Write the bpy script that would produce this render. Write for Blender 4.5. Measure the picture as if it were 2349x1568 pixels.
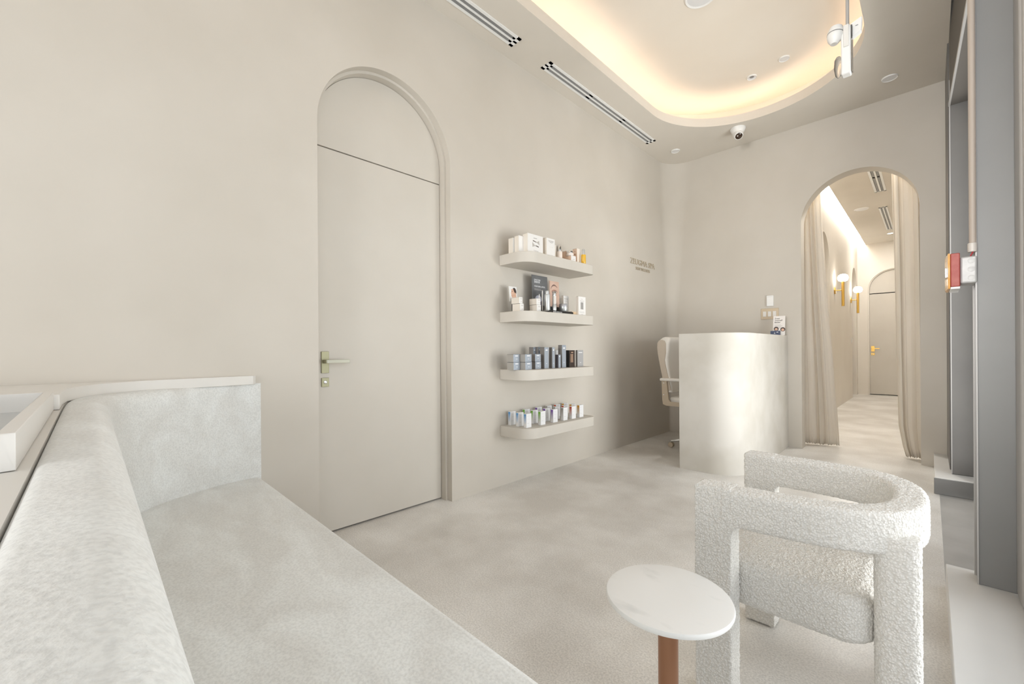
import bpy, bmesh, math, random
from mathutils import Vector, Matrix
random.seed(7)
PI = math.pi
for o in list(bpy.data.objects): bpy.data.objects.remove(o)
SC = bpy.context.scene
COL = SC.collection

# ------------------------------------------------------------------ camera
ZC = 1.05
yaw, roll, fpx = 0.78276, -0.00651, 963.4
F = Vector((-math.sin(yaw), math.cos(yaw), 0)); R = Vector((math.cos(yaw), math.sin(yaw), 0)); U = Vector((0, 0, 1))
R2 = math.cos(roll)*R + math.sin(roll)*U
U2 = -math.sin(roll)*R + math.cos(roll)*U
cd = bpy.data.cameras.new('camera'); cam = bpy.data.objects.new('camera', cd); COL.objects.link(cam)
cd.sensor_width = 36; cd.lens = fpx/2349*36; cd.shift_y = 17.5/2349; cd.clip_start = 0.02; cd.clip_end = 100
cam.matrix_world = Matrix(((R2.x, U2.x, -F.x, 0), (R2.y, U2.y, -F.y, 0), (R2.z, U2.z, -F.z, ZC), (0, 0, 0, 1)))
SC.camera = cam

# ------------------------------------------------------------------ world, lights, exposure
W = bpy.data.worlds.new('sky'); SC.world = W; W.use_nodes = True
bg = W.node_tree.nodes['Background']; bg.inputs[0].default_value = (0.97, 0.98, 1.0, 1); bg.inputs[1].default_value = 1.65
SC.view_settings.view_transform = 'Standard'; SC.view_settings.look = 'None'
SC.view_settings.gamma = 1; SC.view_settings.use_curve_mapping = False
SC.view_settings.exposure = -0.06
SC.cycles.max_bounces = 12; SC.cycles.diffuse_bounces = 8; SC.cycles.transparent_max_bounces = 12
SC.cycles.sample_clamp_indirect = 8
SC.cycles.caustics_reflective = False; SC.cycles.caustics_refractive = False
try:
    SC.cycles.use_denoising = True; SC.cycles.denoiser = 'OPENIMAGEDENOISE'
except Exception: pass

def area(name, loc, to, sx, sy, e, col):
    d = bpy.data.lights.new(name, 'AREA'); d.shape = 'RECTANGLE'; d.size = sx; d.size_y = sy; d.energy = e; d.color = col
    o = bpy.data.objects.new(name, d); COL.objects.link(o); o.location = loc
    o.rotation_euler = (Vector(to)-Vector(loc)).to_track_quat('-Z', 'Y').to_euler()
    return o
# daylight through the shop front door, plus unseen fill lamps added behind the camera
area('daylight_door', (2.3, 3.4, 0.75), (-1.4, 3.9, 2.3), 2.8, 1.9, 200, (1.0, 0.985, 0.955))
area('rear_fill', (-0.5, -6.4, 1.6), (-0.3, 3.0, 2.0), 2.6, 2.6, 300, (1.0, 0.985, 0.96))  # added lamp for frontal fill, no window is known there
st = area('far_wall_fill', (-0.15, -3.7, 1.7), (0.25, 5.2, 2.1), 0.8, 2.2, 6, (1.0, 0.985, 0.96)); st.data.spread = math.radians(32)  # added lamp that lifts the right end of the far wall
for i_, y_ in enumerate((5.75, 8.6, 11.3)):
    area('corridor_downlight_and_fill', ((-0.5, -0.16, -0.55)[i_], y_, 3.30), (-0.5, y_, 0), 0.09, 0.09, (26, 4, 10)[i_], (1.0, 0.97, 0.91))  # last is the lit downlight, the nearer two are unseen added fill


# ------------------------------------------------------------------ materials
def nt(name):
    m = bpy.data.materials.new(name); m.use_nodes = True
    t = m.node_tree; return m, t, t.nodes['Principled BSDF']
def S(b, k, v):
    if k in b.inputs: b.inputs[k].default_value = v
def mat(name, c, rough=0.6, metal=0.0, c2=None, scale=3.0, lo=0.35, hi=0.65, bump=0.0, bscale=60.0, spec=0.5, sheen=0.0, emit=None, es=0.0, stretch=None, bdist=0.002, detail=5.0):
    m, t, b = nt(name)
    S(b, 'Base Color', (*c, 1)); S(b, 'Roughness', rough); S(b, 'Metallic', metal); S(b, 'Specular IOR Level', spec)
    if sheen: S(b, 'Sheen Weight', sheen); S(b, 'Sheen Roughness', 0.5)
    if emit: S(b, 'Emission Color', (*emit, 1)); S(b, 'Emission Strength', es)
    tc = t.nodes.new('ShaderNodeTexCoord')
    src = tc.outputs['Object']
    if stretch:
        mp = t.nodes.new('ShaderNodeMapping'); mp.inputs['Scale'].default_value = stretch
        t.links.new(src, mp.inputs[0]); src2 = mp.outputs[0]
    else: src2 = src
    if c2:
        n = t.nodes.new('ShaderNodeTexNoise'); n.inputs['Scale'].default_value = scale; n.inputs['Detail'].default_value = detail
        r = t.nodes.new('ShaderNodeValToRGB')
        r.color_ramp.elements[0].position = lo; r.color_ramp.elements[0].color = (*c, 1)
        r.color_ramp.elements[1].position = hi; r.color_ramp.elements[1].color = (*c2, 1)
        t.links.new(src2, n.inputs['Vector']); t.links.new(n.outputs['Fac'], r.inputs['Fac']); t.links.new(r.outputs['Color'], b.inputs['Base Color'])
    if bump:
        n2 = t.nodes.new('ShaderNodeTexNoise'); n2.inputs['Scale'].default_value = bscale; n2.inputs['Detail'].default_value = 4
        bp = t.nodes.new('ShaderNodeBump'); bp.inputs['Strength'].default_value = bump; bp.inputs['Distance'].default_value = bdist
        t.links.new(src, n2.inputs['Vector']); t.links.new(n2.outputs['Fac'], bp.inputs['Height']); t.links.new(bp.outputs['Normal'], b.inputs['Normal'])
    return m

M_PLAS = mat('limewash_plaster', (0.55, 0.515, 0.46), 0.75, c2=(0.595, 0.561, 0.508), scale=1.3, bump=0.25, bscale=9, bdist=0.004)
M_PLASC = mat('plaster_lightened', (0.74, 0.70, 0.64), 0.75, c2=(0.77, 0.735, 0.68), scale=1.3)  # wall plaster lightened, missing corridor light put into the colour
M_DOOR = mat('plastered_door_panel', (0.585, 0.552, 0.498), 0.7, c2=(0.61, 0.58, 0.528), scale=2.0, bump=0.1, bscale=12)
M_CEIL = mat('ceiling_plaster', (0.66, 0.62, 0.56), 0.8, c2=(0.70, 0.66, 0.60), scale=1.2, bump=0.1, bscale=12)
M_TRAY = mat('tray_plaster_glow', (0.78, 0.71, 0.62), 0.8, c2=(0.81, 0.75, 0.67), scale=1.0)  # ceiling plaster made lighter and warmer, cove glow put into the colour
M_DESK = mat('desk_microcement', (0.55, 0.525, 0.475), 0.78, c2=(0.63, 0.61, 0.57), scale=2.6, lo=0.35, hi=0.6, bump=0.08, bscale=20)
M_SHELF = mat('shelf_plaster', (0.585, 0.553, 0.50), 0.6, c2=(0.61, 0.58, 0.53), scale=4)
M_WHITE = mat('white_plastic', (0.80, 0.80, 0.79), 0.4)
M_WHITE2 = mat('white_paint', (0.70, 0.685, 0.65), 0.5, c2=(0.73, 0.715, 0.69), scale=3)
M_GRILLE = mat('grille_white_metal', (0.84, 0.85, 0.85), 0.45)
M_BLADE = mat('grille_blade_grey', (0.23, 0.235, 0.24), 0.4)
M_BLACK = mat('black_void', (0.01, 0.01, 0.01), 0.8)
M_GREYM = mat('shopfront_grey_metal', (0.215, 0.214, 0.213), 0.45, metal=0.1, c2=(0.23, 0.229, 0.227), scale=3)
M_GREYD = mat('shopfront_grey_shaded', (0.155, 0.15, 0.145), 0.5, metal=0.1, c2=(0.175, 0.17, 0.163), scale=3)  # same grey metal, the jamb's shaded look put into the colour
M_GREYL = mat('sill_grey_paint', (0.68, 0.68, 0.675), 0.35, c2=(0.71, 0.71, 0.705), scale=3)
M_GREYE = mat('aluminium_edge', (0.44, 0.43, 0.42), 0.5, metal=0.3)
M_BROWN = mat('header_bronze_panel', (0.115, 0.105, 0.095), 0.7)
M_BRASS = mat('satin_brass', (0.36, 0.35, 0.225), 0.5, metal=0.35)
M_BRASSP = mat('pale_satin_brass', (0.50, 0.50, 0.42), 0.55, metal=0.2)
M_GOLD = mat('warm_brass', (0.72, 0.46, 0.12), 0.3, metal=0.9)
M_CHROME = mat('chrome', (0.78, 0.79, 0.8), 0.12, metal=1.0)
M_COPPER = mat('copper_pole', (0.38, 0.20, 0.12), 0.28, metal=0.8)
M_MARBLE = mat('white_marble', (0.85, 0.855, 0.85), 0.3, c2=(0.72, 0.73, 0.725), scale=9, lo=0.60, hi=0.78, stretch=(1, 2.5, 1), detail=8)
M_LEATH = mat('white_leather', (0.78, 0.76, 0.72), 0.45, bump=0.1, bscale=120)
M_LEATH2 = mat('beige_leather', (0.55, 0.48, 0.40), 0.5)
M_PLBG = mat('beige_plastic', (0.50, 0.42, 0.32), 0.5)
M_ALMOND = mat('almond_plate', (0.56, 0.46, 0.33), 0.45)
M_CONDUIT = mat('conduit_taupe', (0.42, 0.36, 0.31), 0.45)
M_GALV = mat('galvanised_box', (0.50, 0.50, 0.50), 0.5, metal=0.2, c2=(0.58, 0.58, 0.57), scale=30, bump=0.1)
M_RED = mat('alarm_red', (0.33, 0.045, 0.035), 0.45, c2=(0.38, 0.08, 0.06), scale=40)
M_REDW = mat('red_wire', (0.5, 0.02, 0.03), 0.4)
M_AMBER = mat('amber_lens', (0.75, 0.37, 0.10), 0.15, c2=(0.85, 0.52, 0.22), scale=25)
M_LINEN = mat('linen_curtain', (0.80, 0.76, 0.69), 0.85, c2=(0.84, 0.80, 0.74), scale=5, bump=0.15, bscale=300, stretch=(3, 3, 0.4))
M_SPOT = mat('spot_lens', (0.75, 0.75, 0.76), 0.4)
M_LENS = mat('camera_lens_dark', (0.05, 0.03, 0.02), 0.08)
M_CLEAR, t_, b_ = nt('clear_glass'); S(b_, 'Base Color', (0.95, 0.93, 0.9, 1)); S(b_, 'Roughness', 0.03); S(b_, 'Transmission Weight', 0.9); S(b_, 'IOR', 1.2)
def gradient(name, c, white=(0.78, 0.78, 0.78), z0=0.02, z1=0.095):
    m, t, b = nt(name); tc = t.nodes.new('ShaderNodeTexCoord'); sp = t.nodes.new('ShaderNodeSeparateXYZ')
    mr = t.nodes.new('ShaderNodeMapRange'); mr.inputs[1].default_value = z0; mr.inputs[2].default_value = z1
    mx = t.nodes.new('ShaderNodeMix'); mx.data_type = 'RGBA'
    mx.inputs[6].default_value = (*white, 1); mx.inputs[7].default_value = (*c, 1)
    t.links.new(tc.outputs['Object'], sp.inputs[0]); t.links.new(sp.outputs['Z'], mr.inputs[0]); t.links.new(mr.outputs[0], mx.inputs[0]); t.links.new(mx.outputs[2], b.inputs['Base Color'])
    S(b, 'Roughness', 0.4); return m
# polished concrete floor
M_FLOOR, t, b = nt('polished_concrete')
tc = t.nodes.new('ShaderNodeTexCoord')
n1 = t.nodes.new('ShaderNodeTexNoise'); n1.inputs['Scale'].default_value = 1.9; n1.inputs['Detail'].default_value = 6; n1.inputs['Roughness'].default_value = 0.55
n2 = t.nodes.new('ShaderNodeTexNoise'); n2.inputs['Scale'].default_value = 160; n2.inputs['Detail'].default_value = 3
r1 = t.nodes.new('ShaderNodeValToRGB'); r1.color_ramp.elements[0].position = 0.40; r1.color_ramp.elements[0].color = (0.66, 0.64, 0.61, 1)
r1.color_ramp.elements[1].position = 0.64; r1.color_ramp.elements[1].color = (0.84, 0.83, 0.81, 1)
r2 = t.nodes.new('ShaderNodeValToRGB'); r2.color_ramp.elements[0].position = 0.35; r2.color_ramp.elements[0].color = (0.82, 0.82, 0.82, 1)
r2.color_ramp.elements[1].position = 0.62; r2.color_ramp.elements[1].color = (1.05, 1.05, 1.05, 1)
mx = t.nodes.new('ShaderNodeMix'); mx.data_type = 'RGBA'; mx.blend_type = 'MULTIPLY'; mx.inputs[0].default_value = 1
for n in (n1, n2): t.links.new(tc.outputs['Object'], n.inputs['Vector'])
t.links.new(n1.outputs['Fac'], r1.inputs[0]); t.links.new(n2.outputs['Fac'], r2.inputs[0])
t.links.new(r1.outputs[0], mx.inputs[6]); t.links.new(r2.outputs[0], mx.inputs[7]); t.links.new(mx.outputs[2], b.inputs['Base Color'])
S(b, 'Roughness', 0.32); S(b, 'Specular IOR Level', 0.45)
# velvet / chenille of the bench: nap patches in two sizes plus woven grain
M_VELV, t, b = nt('pale_chenille')
tc = t.nodes.new('ShaderNodeTexCoord')
mp = t.nodes.new('ShaderNodeMapping'); mp.inputs['Scale'].default_value = (1.0, 2.2, 1.5)
n1 = t.nodes.new('ShaderNodeTexNoise'); n1.inputs['Scale'].default_value = 3.5; n1.inputs['Detail'].default_value = 5; n1.inputs['Distortion'].default_value = 0.6
n2 = t.nodes.new('ShaderNodeTexNoise'); n2.inputs['Scale'].default_value = 170; n2.inputs['Detail'].default_value = 3
r1 = t.nodes.new('ShaderNodeValToRGB'); r1.color_ramp.elements[0].position = 0.40; r1.color_ramp.elements[0].color = (0.665, 0.67, 0.655, 1)
r1.color_ramp.elements[1].position = 0.66; r1.color_ramp.elements[1].color = (0.75, 0.77, 0.765, 1)
r2 = t.nodes.new('ShaderNodeValToRGB'); r2.color_ramp.elements[0].position = 0.34; r2.color_ramp.elements[0].color = (0.90, 0.90, 0.90, 1)
r2.color_ramp.elements[1].position = 0.6; r2.color_ramp.elements[1].color = (1.04, 1.04, 1.04, 1)
mx = t.nodes.new('ShaderNodeMix'); mx.data_type = 'RGBA'; mx.blend_type = 'MULTIPLY'; mx.inputs[0].default_value = 1
bp = t.nodes.new('ShaderNodeBump'); bp.inputs['Strength'].default_value = 0.5; bp.inputs['Distance'].default_value = 0.002
t.links.new(tc.outputs['Object'], mp.inputs[0]); t.links.new(mp.outputs[0], n1.inputs['Vector']); t.links.new(tc.outputs['Object'], n2.inputs['Vector'])
t.links.new(n1.outputs['Fac'], r1.inputs[0]); t.links.new(n2.outputs['Fac'], r2.inputs[0])
t.links.new(r1.outputs[0], mx.inputs[6]); t.links.new(r2.outputs[0], mx.inputs[7]); t.links.new(mx.outputs[2], b.inputs['Base Color'])
t.links.new(n2.outputs['Fac'], bp.inputs['Height']); t.links.new(bp.outputs[0], b.inputs['Normal'])
S(b, 'Roughness', 0.85); S(b, 'Sheen Weight', 0.25); S(b, 'Sheen Roughness', 0.4)
# boucle
M_BOUC, t, b = nt('white_boucle')
tc = t.nodes.new('ShaderNodeTexCoord'); v = t.nodes.new('ShaderNodeTexVoronoi'); v.inputs['Scale'].default_value = 190
n2 = t.nodes.new('ShaderNodeTexNoise'); n2.inputs['Scale'].default_value = 110; n2.inputs['Detail'].default_value = 4
ad = t.nodes.new('ShaderNodeMath'); ad.operation = 'SUBTRACT'
bp = t.nodes.new('ShaderNodeBump'); bp.inputs['Strength'].default_value = 0.75; bp.inputs['Distance'].default_value = 0.004
t.links.new(tc.outputs['Object'], v.inputs['Vector']); t.links.new(tc.outputs['Object'], n2.inputs['Vector'])
t.links.new(n2.outputs['Fac'], ad.inputs[0]); t.links.new(v.outputs['Distance'], ad.inputs[1]); t.links.new(ad.outputs[0], bp.inputs['Height']); t.links.new(bp.outputs[0], b.inputs['Normal'])
rb = t.nodes.new('ShaderNodeValToRGB'); rb.color_ramp.elements[0].position = 0.12; rb.color_ramp.elements[0].color = (0.90, 0.89, 0.865, 1)  # nubs lighter, crevices darker: shade of the relief put into the colour
rb.color_ramp.elements[1].position = 0.62; rb.color_ramp.elements[1].color = (0.71, 0.695, 0.66, 1)
t.links.new(v.outputs['Distance'], rb.inputs[0]); t.links.new(rb.outputs[0], b.inputs['Base Color'])
S(b, 'Roughness', 0.95); S(b, 'Sheen Weight', 0.15)
# the linen lets some light through
t = M_LINEN.node_tree; b = t.nodes['Principled BSDF']; o_ = t.nodes['Material Output']
tl = t.nodes.new('ShaderNodeBsdfTranslucent'); tl.inputs[0].default_value = (0.80, 0.74, 0.65, 1); ms = t.nodes.new('ShaderNodeMixShader'); ms.inputs[0].default_value = 0.3
t.links.new(b.outputs[0], ms.inputs[1]); t.links.new(tl.outputs[0], ms.inputs[2]); t.links.new(ms.outputs[0], o_.inputs[0])
# window glass
M_GLASS = bpy.data.materials.new('window_glass'); M_GLASS.use_nodes = True
t = M_GLASS.node_tree; t.nodes.clear()
o_ = t.nodes.new('ShaderNodeOutputMaterial'); tr = t.nodes.new('ShaderNodeBsdfTransparent'); gl = t.nodes.new('ShaderNodeBsdfGlossy'); gl.inputs['Roughness'].default_value = 0.02
ms = t.nodes.new('ShaderNodeMixShader'); ms.inputs[0].default_value = 0.06; tr.inputs[0].default_value = (0.97, 0.98, 0.98, 1)
t.links.new(tr.outputs[0], ms.inputs[1]); t.links.new(gl.outputs[0], ms.inputs[2]); t.links.new(ms.outputs[0], o_.inputs[0])
def emis(name, c, s): return mat(name, (0.8, 0.8, 0.8), 0.5, emit=c, es=s)
M_LED = emis('warm_led_strip', (1.0, 0.79, 0.62), 10.5)
M_LEDW = emis('corridor_led_strip', (1.0, 0.96, 0.90), 19.0)
M_GLOBE = emis('lit_opal_globe', (1.0, 0.92, 0.80), 11.0)

# ------------------------------------------------------------------ mesh helpers
class MB:
    def __init__(s): s.v = []; s.f = []; s.mi = []; s.cur = 0
    def face(s, idx): s.f.append(tuple(idx)); s.mi.append(s.cur)
    def quad(s, a, b, c, d):
        n = len(s.v); s.v += [a, b, c, d]; s.face((n, n+1, n+2, n+3)); return s
    def ngon(s, pts):
        n = len(s.v); s.v += list(pts); s.face(range(n, n+len(pts))); return s
    def box(s, x0, y0, z0, x1, y1, z1):
        n = len(s.v)
        s.v += [(x0,y0,z0),(x1,y0,z0),(x1,y1,z0),(x0,y1,z0),(x0,y0,z1),(x1,y0,z1),(x1,y1,z1),(x0,y1,z1)]
        for q in ((0,3,2,1),(4,5,6,7),(0,1,5,4),(1,2,6,5),(2,3,7,6),(3,0,4,7)): s.face([n+i for i in q])
        return s
    def rings(s, rings, close=True, cap0=False, cap1=False):
        n = len(s.v); k = len(rings[0])
        for r in rings: s.v += [tuple(p) for p in r]
        for i in range(len(rings)-1):
            for j in range(k if close else k-1):
                a = n+i*k+j; b = n+i*k+(j+1) % k
                s.face((a, b, b+k, a+k))
        if cap0: s.face([n+j for j in range(k)][::-1])
        if cap1: s.face([n+(len(rings)-1)*k+j for j in range(k)])
        return s
    def prism(s, poly, z0, z1):
        return s.rings([[(x, y, z0) for x, y in poly], [(x, y, z1) for x, y in poly]], True, True, True)
    def rev(s, prof, c=(0, 0, 0), seg=32, axis='z', cap=True):
        rr = []
        for r, h in prof:
            ring = []
            for i in range(seg):
                a = 2*PI*i/seg; ca, sa = r*math.cos(a), r*math.sin(a)
                p = (ca, sa, h) if axis == 'z' else ((h, ca, sa) if axis == 'x' else (sa, h, ca))
                ring.append((p[0]+c[0], p[1]+c[1], p[2]+c[2]))
            rr.append(ring)
        return s.rings(rr, True, cap, cap)
    def tube(s, path, r, seg=12):
        P = [Vector(p) for p in path]; rr = []
        up = Vector((0, 0, 1))
        for i, p in enumerate(P):
            d = (P[min(i+1, len(P)-1)]-P[max(i-1, 0)]).normalized()
            a = up.cross(d)
            if a.length < 0.05: a = Vector((1, 0, 0)).cross(d)
            a.normalize(); b = d.cross(a)
            rr.append([tuple(p+r*(math.cos(2*PI*j/seg)*a+math.sin(2*PI*j/seg)*b)) for j in range(seg)])
        return s.rings(rr, True, True, True)
def build(name, mb, mats, parent=None, org=None, bevel=0, seg=2, smooth=True, ang=35, label=None):
    """mesh given in world coordinates; org = object origin (world)"""
    if not isinstance(mats, (list, tuple)): mats = [mats]
    if org is None: org = parent.matrix_world.translation if parent else (0, 0, 0)
    ox, oy, oz = org
    me = bpy.data.meshes.new(name)
    me.from_pydata([(x-ox, y-oy, z-oz) for x, y, z in mb.v], [], mb.f)
    for m in mats: me.materials.append(m)
    for p, i in zip(me.polygons, mb.mi): p.material_index = i
    bm = bmesh.new(); bm.from_mesh(me); bmesh.ops.remove_doubles(bm, verts=bm.verts, dist=1e-5)
    bmesh.ops.recalc_face_normals(bm, faces=bm.faces); bm.to_mesh(me); bm.free()
    if smooth:
        for p in me.polygons: p.use_smooth = True
        me.set_sharp_from_angle(angle=math.radians(ang))
    o = bpy.data.objects.new(name, me); COL.objects.link(o)
    if parent:
        o.parent = parent; o.location = Vector(org)-parent.matrix_world.translation
    else: o.location = org
    if bevel:
        bv = o.modifiers.new('bevel', 'BEVEL'); bv.width = bevel; bv.segments = seg; bv.limit_method = 'ANGLE'; bv.angle_limit = math.radians(40)
    if label: o['label'] = label
    bpy.context.view_layer.update()
    return o
def thing(name, loc, label, cat, group=None):
    o = bpy.data.objects.new(name, None); COL.objects.link(o); o.location = loc; o.empty_display_size = 0.05
    o['label'] = label; o['category'] = cat
    if group: o['group'] = group
    bpy.context.view_layer.update(); return o
def tag(o, label, cat, group=None, kind=None):
    o['label'] = label; o['category'] = cat
    if group: o['group'] = group
    if kind: o['kind'] = kind
    return o
def struct(o, label=None):
    o['kind'] = 'structure'
    if label: o['label'] = label
    return o
def sempty(name, loc, label=None):
    o = bpy.data.objects.new(name, None); COL.objects.link(o); o.location = loc; o.empty_display_size = 0.05
    struct(o, label); bpy.context.view_layer.update(); return o
def copy_tree(o, loc=None, parent=None):
    c = o.copy(); COL.objects.link(c)
    if parent: c.parent = parent
    if loc is not None: c.location = loc
    for ch in list(o.children): copy_tree(ch, None, c)
    return c
def text(name, s, size, mtl, loc, rot, parent, depth=0.0006, align='LEFT', sx=1.0):
    cu = bpy.data.curves.new(name, 'FONT'); cu.body = s; cu.size = size; cu.extrude = depth; cu.align_x = align; cu.resolution_u = 3
    tmp = bpy.data.objects.new('tmp', cu); COL.objects.link(tmp)
    dg = bpy.context.evaluated_depsgraph_get(); me = bpy.data.meshes.new_from_object(tmp.evaluated_get(dg))
    bpy.data.objects.remove(tmp); me.name = name; me.materials.clear(); me.materials.append(mtl)
    me.transform(Matrix.Diagonal((sx, 1, 1, 1)))
    o = bpy.data.objects.new(name, me); COL.objects.link(o)
    pl = parent.matrix_world.translation if parent else Vector((0, 0, 0))
    o.parent = parent; o.location = Vector(loc)-pl; o.rotation_euler = rot
    return o
FX = (PI/2, 0, PI/2)      # text that faces +X and reads along +Y
FY = (PI/2, 0, 0)         # text that faces -Y and reads along +X

def arch_pts(c, r, sp, n=64, rz=None):
    rz = rz or r
    return [(c-r*math.cos(PI*i/n), sp+rz*math.sin(PI*i/n)) for i in range(n+1)]
def arch_wall(mb, u0, u1, z1, holes, P, depth_dir=None, reveal=None):
    """wall rectangle u0..u1 x 0..z1 with arched holes (c, r, spring); P(u, z, d) -> xyz, d = depth into wall"""
    u = u0
    for c, r, sp in sorted(holes):
        mb.quad(P(u, 0, 0), P(c-r, 0, 0), P(c-r, z1, 0), P(u, z1, 0))
        a = arch_pts(c, r, sp)
        for (a0, b0), (a1, b1) in zip(a[:-1], a[1:]):
            mb.quad(P(a0, b0, 0), P(a1, b1, 0), P(a1, z1, 0), P(a0, z1, 0))
        u = c+r
    mb.quad(P(u, 0, 0), P(u1, 0, 0), P(u1, z1, 0), P(u, z1, 0))
def arch_reveal(mb, c, r, sp, d0, d1, P, r1=None):
    r1 = r if r1 is None else r1
    o = [(c-r, 0.0)]+arch_pts(c, r, sp)+[(c+r, 0.0)]
    i = [(c-r1, 0.0)]+arch_pts(c, r1, sp)+[(c+r1, 0.0)]
    mb.rings([[P(u, z, d0) for u, z in o], [P(u, z, d1) for u, z in i]], close=False)

XL, YF, H = -2.35, 5.22, 3.35
# ------------------------------------------------------------------ setting: floor, walls, ceiling
mb = MB(); mb.box(-4.0, -3.4, -0.12, 0.045, 13.0, 0.0)
struct(build('floor', mb, M_FLOOR, smooth=False), 'polished grey beige concrete floor')
# left wall with the arched door recess
PL = lambda u, z, d: (XL-d, u, z)
mb = MB(); arch_wall(mb, -3.3, YF+0.02, H+0.05, [(1.32, 0.445, 2.31)], PL)
arch_reveal(mb, 1.32, 0.445, 2.31, 0, 0.050, PL)
arch_reveal(mb, 1.32, 0.445, 2.31, 0.050, 0.052, PL, 0.430)
arch_reveal(mb, 1.32, 0.430, 2.31, 0.052, 0.125, PL)
struct(build('wall_left', mb, M_PLAS, smooth=False), 'warm beige limewashed plaster wall with arched door recess')
# arched door in the left wall
d1 = sempty('door_1', (XL-0.103, 1.32, 0), 'beige flush arched door with brass lever in the left plaster wall')
mb = MB(); mb.box(XL-0.15, 0.892, 0.010, XL-0.103, 1.748, 2.214); build('door_leaf', mb, M_DOOR, d1, bevel=0.0015)
mb = MB(); pts = [(1.32-0.428, 2.221)]+[(u, z) for u, z in arch_pts(1.32, 0.428, 2.31)]+[(1.32+0.428, 2.221)]
mb.rings([[(XL-0.103, u, z) for u, z in pts], [(XL-0.15, u, z) for u, z in pts]], True, True, True); build('transom_panel', mb, M_DOOR, d1)
mb = MB(); mb.box(XL-0.19, 0.86, 0.0, XL-0.152, 1.79, 2.80); build('door_shadow_gap', mb, M_BLACK, d1)
def door_handle(parent, x, y, z, face, brass, plate_h=0.123, w=0.042):
    """lever set; face=+1: on a plane facing +X (runs along y); face=0: plane facing -Y (runs along x)"""
    def T(a, b, c, A, B, C):   # a: out of door, b: along door, c: up
        if face: return (x+a, y+b, c, x+A, y+B, C)
        return (x+b, y-A, c, x+B, y-a, C)
    mb = MB(); mb.box(*T(0, 0, z-0.066, 0.009, w, z-0.066+plate_h)); h = build('handle', mb, brass[0], parent, bevel=0.0015)
    mb = MB(); mb.box(*T(0.009, 0.008, z-0.010, 0.052, 0.030, z+0.010)); build('neck', mb, brass[0], h, org=h.matrix_world.translation, bevel=0.002)
    mb = MB(); mb.box(*T(0.040, 0.012, z-0.0095, 0.054, 0.145, z+0.0105)); build('lever', mb, brass[1], h, org=h.matrix_world.translation, bevel=0.002)
    mb = MB(); mb.box(*T(0, 0.001, z-0.144, 0.008, w, z-0.093)); k = build('lock_plate', mb, brass[0], parent, bevel=0.0015)
    c = (x+0.008, y+w/2, z-0.118) if face else (x+w/2, y-0.008, z-0.118)
    mb = MB(); mb.rev([(0.0095, 0), (0.0095, 0.003 if face else -0.003), (0.006, 0.0045 if face else -0.0045)], c, 20, 'x' if face else 'y'); build('lock_cylinder', mb, M_CHROME, k, org=k.matrix_world.translation)
door_handle(d1, XL-0.103, 0.926, 0.989, 1, (M_BRASS, M_BRASSP))

# far wall with the curtained arch, rounded into the left wall towards the ceiling
mb = MB(); PFw = lambda u, z, d: (u, YF+d, z)
arch_wall(mb, XL-0.02, 0.115, H+0.05, [(-0.502, 0.443, 2.33)], PFw); arch_reveal(mb, -0.502, 0.443, 2.33, 0, 0.15, PFw)
PFb = lambda u, z, d: (u, YF+0.15, z)
arch_wall(mb, XL-0.02, 0.30, H+0.05, [(-0.502, 0.443, 2.33)], PFb)
rings = []
for i in range(15):
    z = (H+0.02)*i/14; r = 0.04+0.25*(i/14)**1.5
    rings.append([(XL+r-r*math.sin(a), YF-r+r*math.cos(a), z) for a in [PI/2*(1-j/16) for j in range(17)]])
mc = MB(); mc.rings(rings, close=False); struct(build('trim_7', mc, M_PLAS, ang=60), 'softly rounded plaster corner between the left and far walls')
struct(build('wall_far', mb, M_PLAS, smooth=False), 'beige plaster far wall with an arched opening')
mb = MB(); mb.box(XL-0.1, -3.4, 0, 2.4, -3.3, 0.5); mb.box(XL-0.1, -3.4, 2.9, 2.4, -3.3, 3.4); mb.box(XL-0.1, -3.4, 0.5, -2.1, -3.3, 2.9); mb.box(0.25, -3.4, 0.5, 2.4, -3.3, 2.9)  # unseen wall, its opening added to let the rear fill in
struct(build('wall_near', mb, M_PLAS, smooth=False))

# ceiling with stadium shaped light cove
def stadium(off, n=72):
    cx_, r, y1, y0 = -1.12, 0.80+off, 3.90, 0.10
    p = [(cx_+r*math.cos(PI*i/n), y1+(r+0.02)*math.sin(PI*i/n)) for i in range(n+1)]
    p += [(cx_-r*math.cos(PI*i/n), y0-r*math.sin(PI*i/n)) for i in range(n+1)]
    return p
def ceil_strip(mb, inner, rect, z):
    """band between a closed inner outline and a rectangle by radial projection"""
    x0, y0, x1, y1 = rect; c = (-1.12, 2.0); outer = []
    for x, y in inner:
        dx, dy = x-c[0], y-c[1]; t = 1e9
        if abs(dx) > 1e-9: t = min(t, ((x1 if dx > 0 else x0)-c[0])/dx)
        if abs(dy) > 1e-9: t = min(t, ((y1 if dy > 0 else y0)-c[1])/dy)
        outer.append((c[0]+dx*t, c[1]+dy*t))
    k = len(inner)
    mb.rings([[(x, y, z) for x, y in inner], [(x, y, z) for x, y in outer]])
    for X, Y in ((x0, y0), (x1, y0), (x1, y1), (x0, y1)):      # fill the corners
        best = min(range(k), key=lambda i: -1 if ((outer[i][0]-X)*(outer[(i+1) % k][0]-X) == 0 and 0) else (abs(outer[i][0]-X)+abs(outer[i][1]-Y)))
        for j in (best-1, best):
            a, b = outer[j % k], outer[(j+1) % k]
            if (abs(a[0]-X) < 1e-6 and abs(b[1]-Y) < 1e-6 and abs(a[1]-Y) > 1e-6) or (abs(b[0]-X) < 1e-6 and abs(a[1]-Y) < 1e-6 and abs(b[1]-Y) > 1e-6):
                mb.ngon([(a[0], a[1], z), (b[0], b[1], z), (X, Y, z)])
mb = MB(); s0 = stadium(0)
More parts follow.
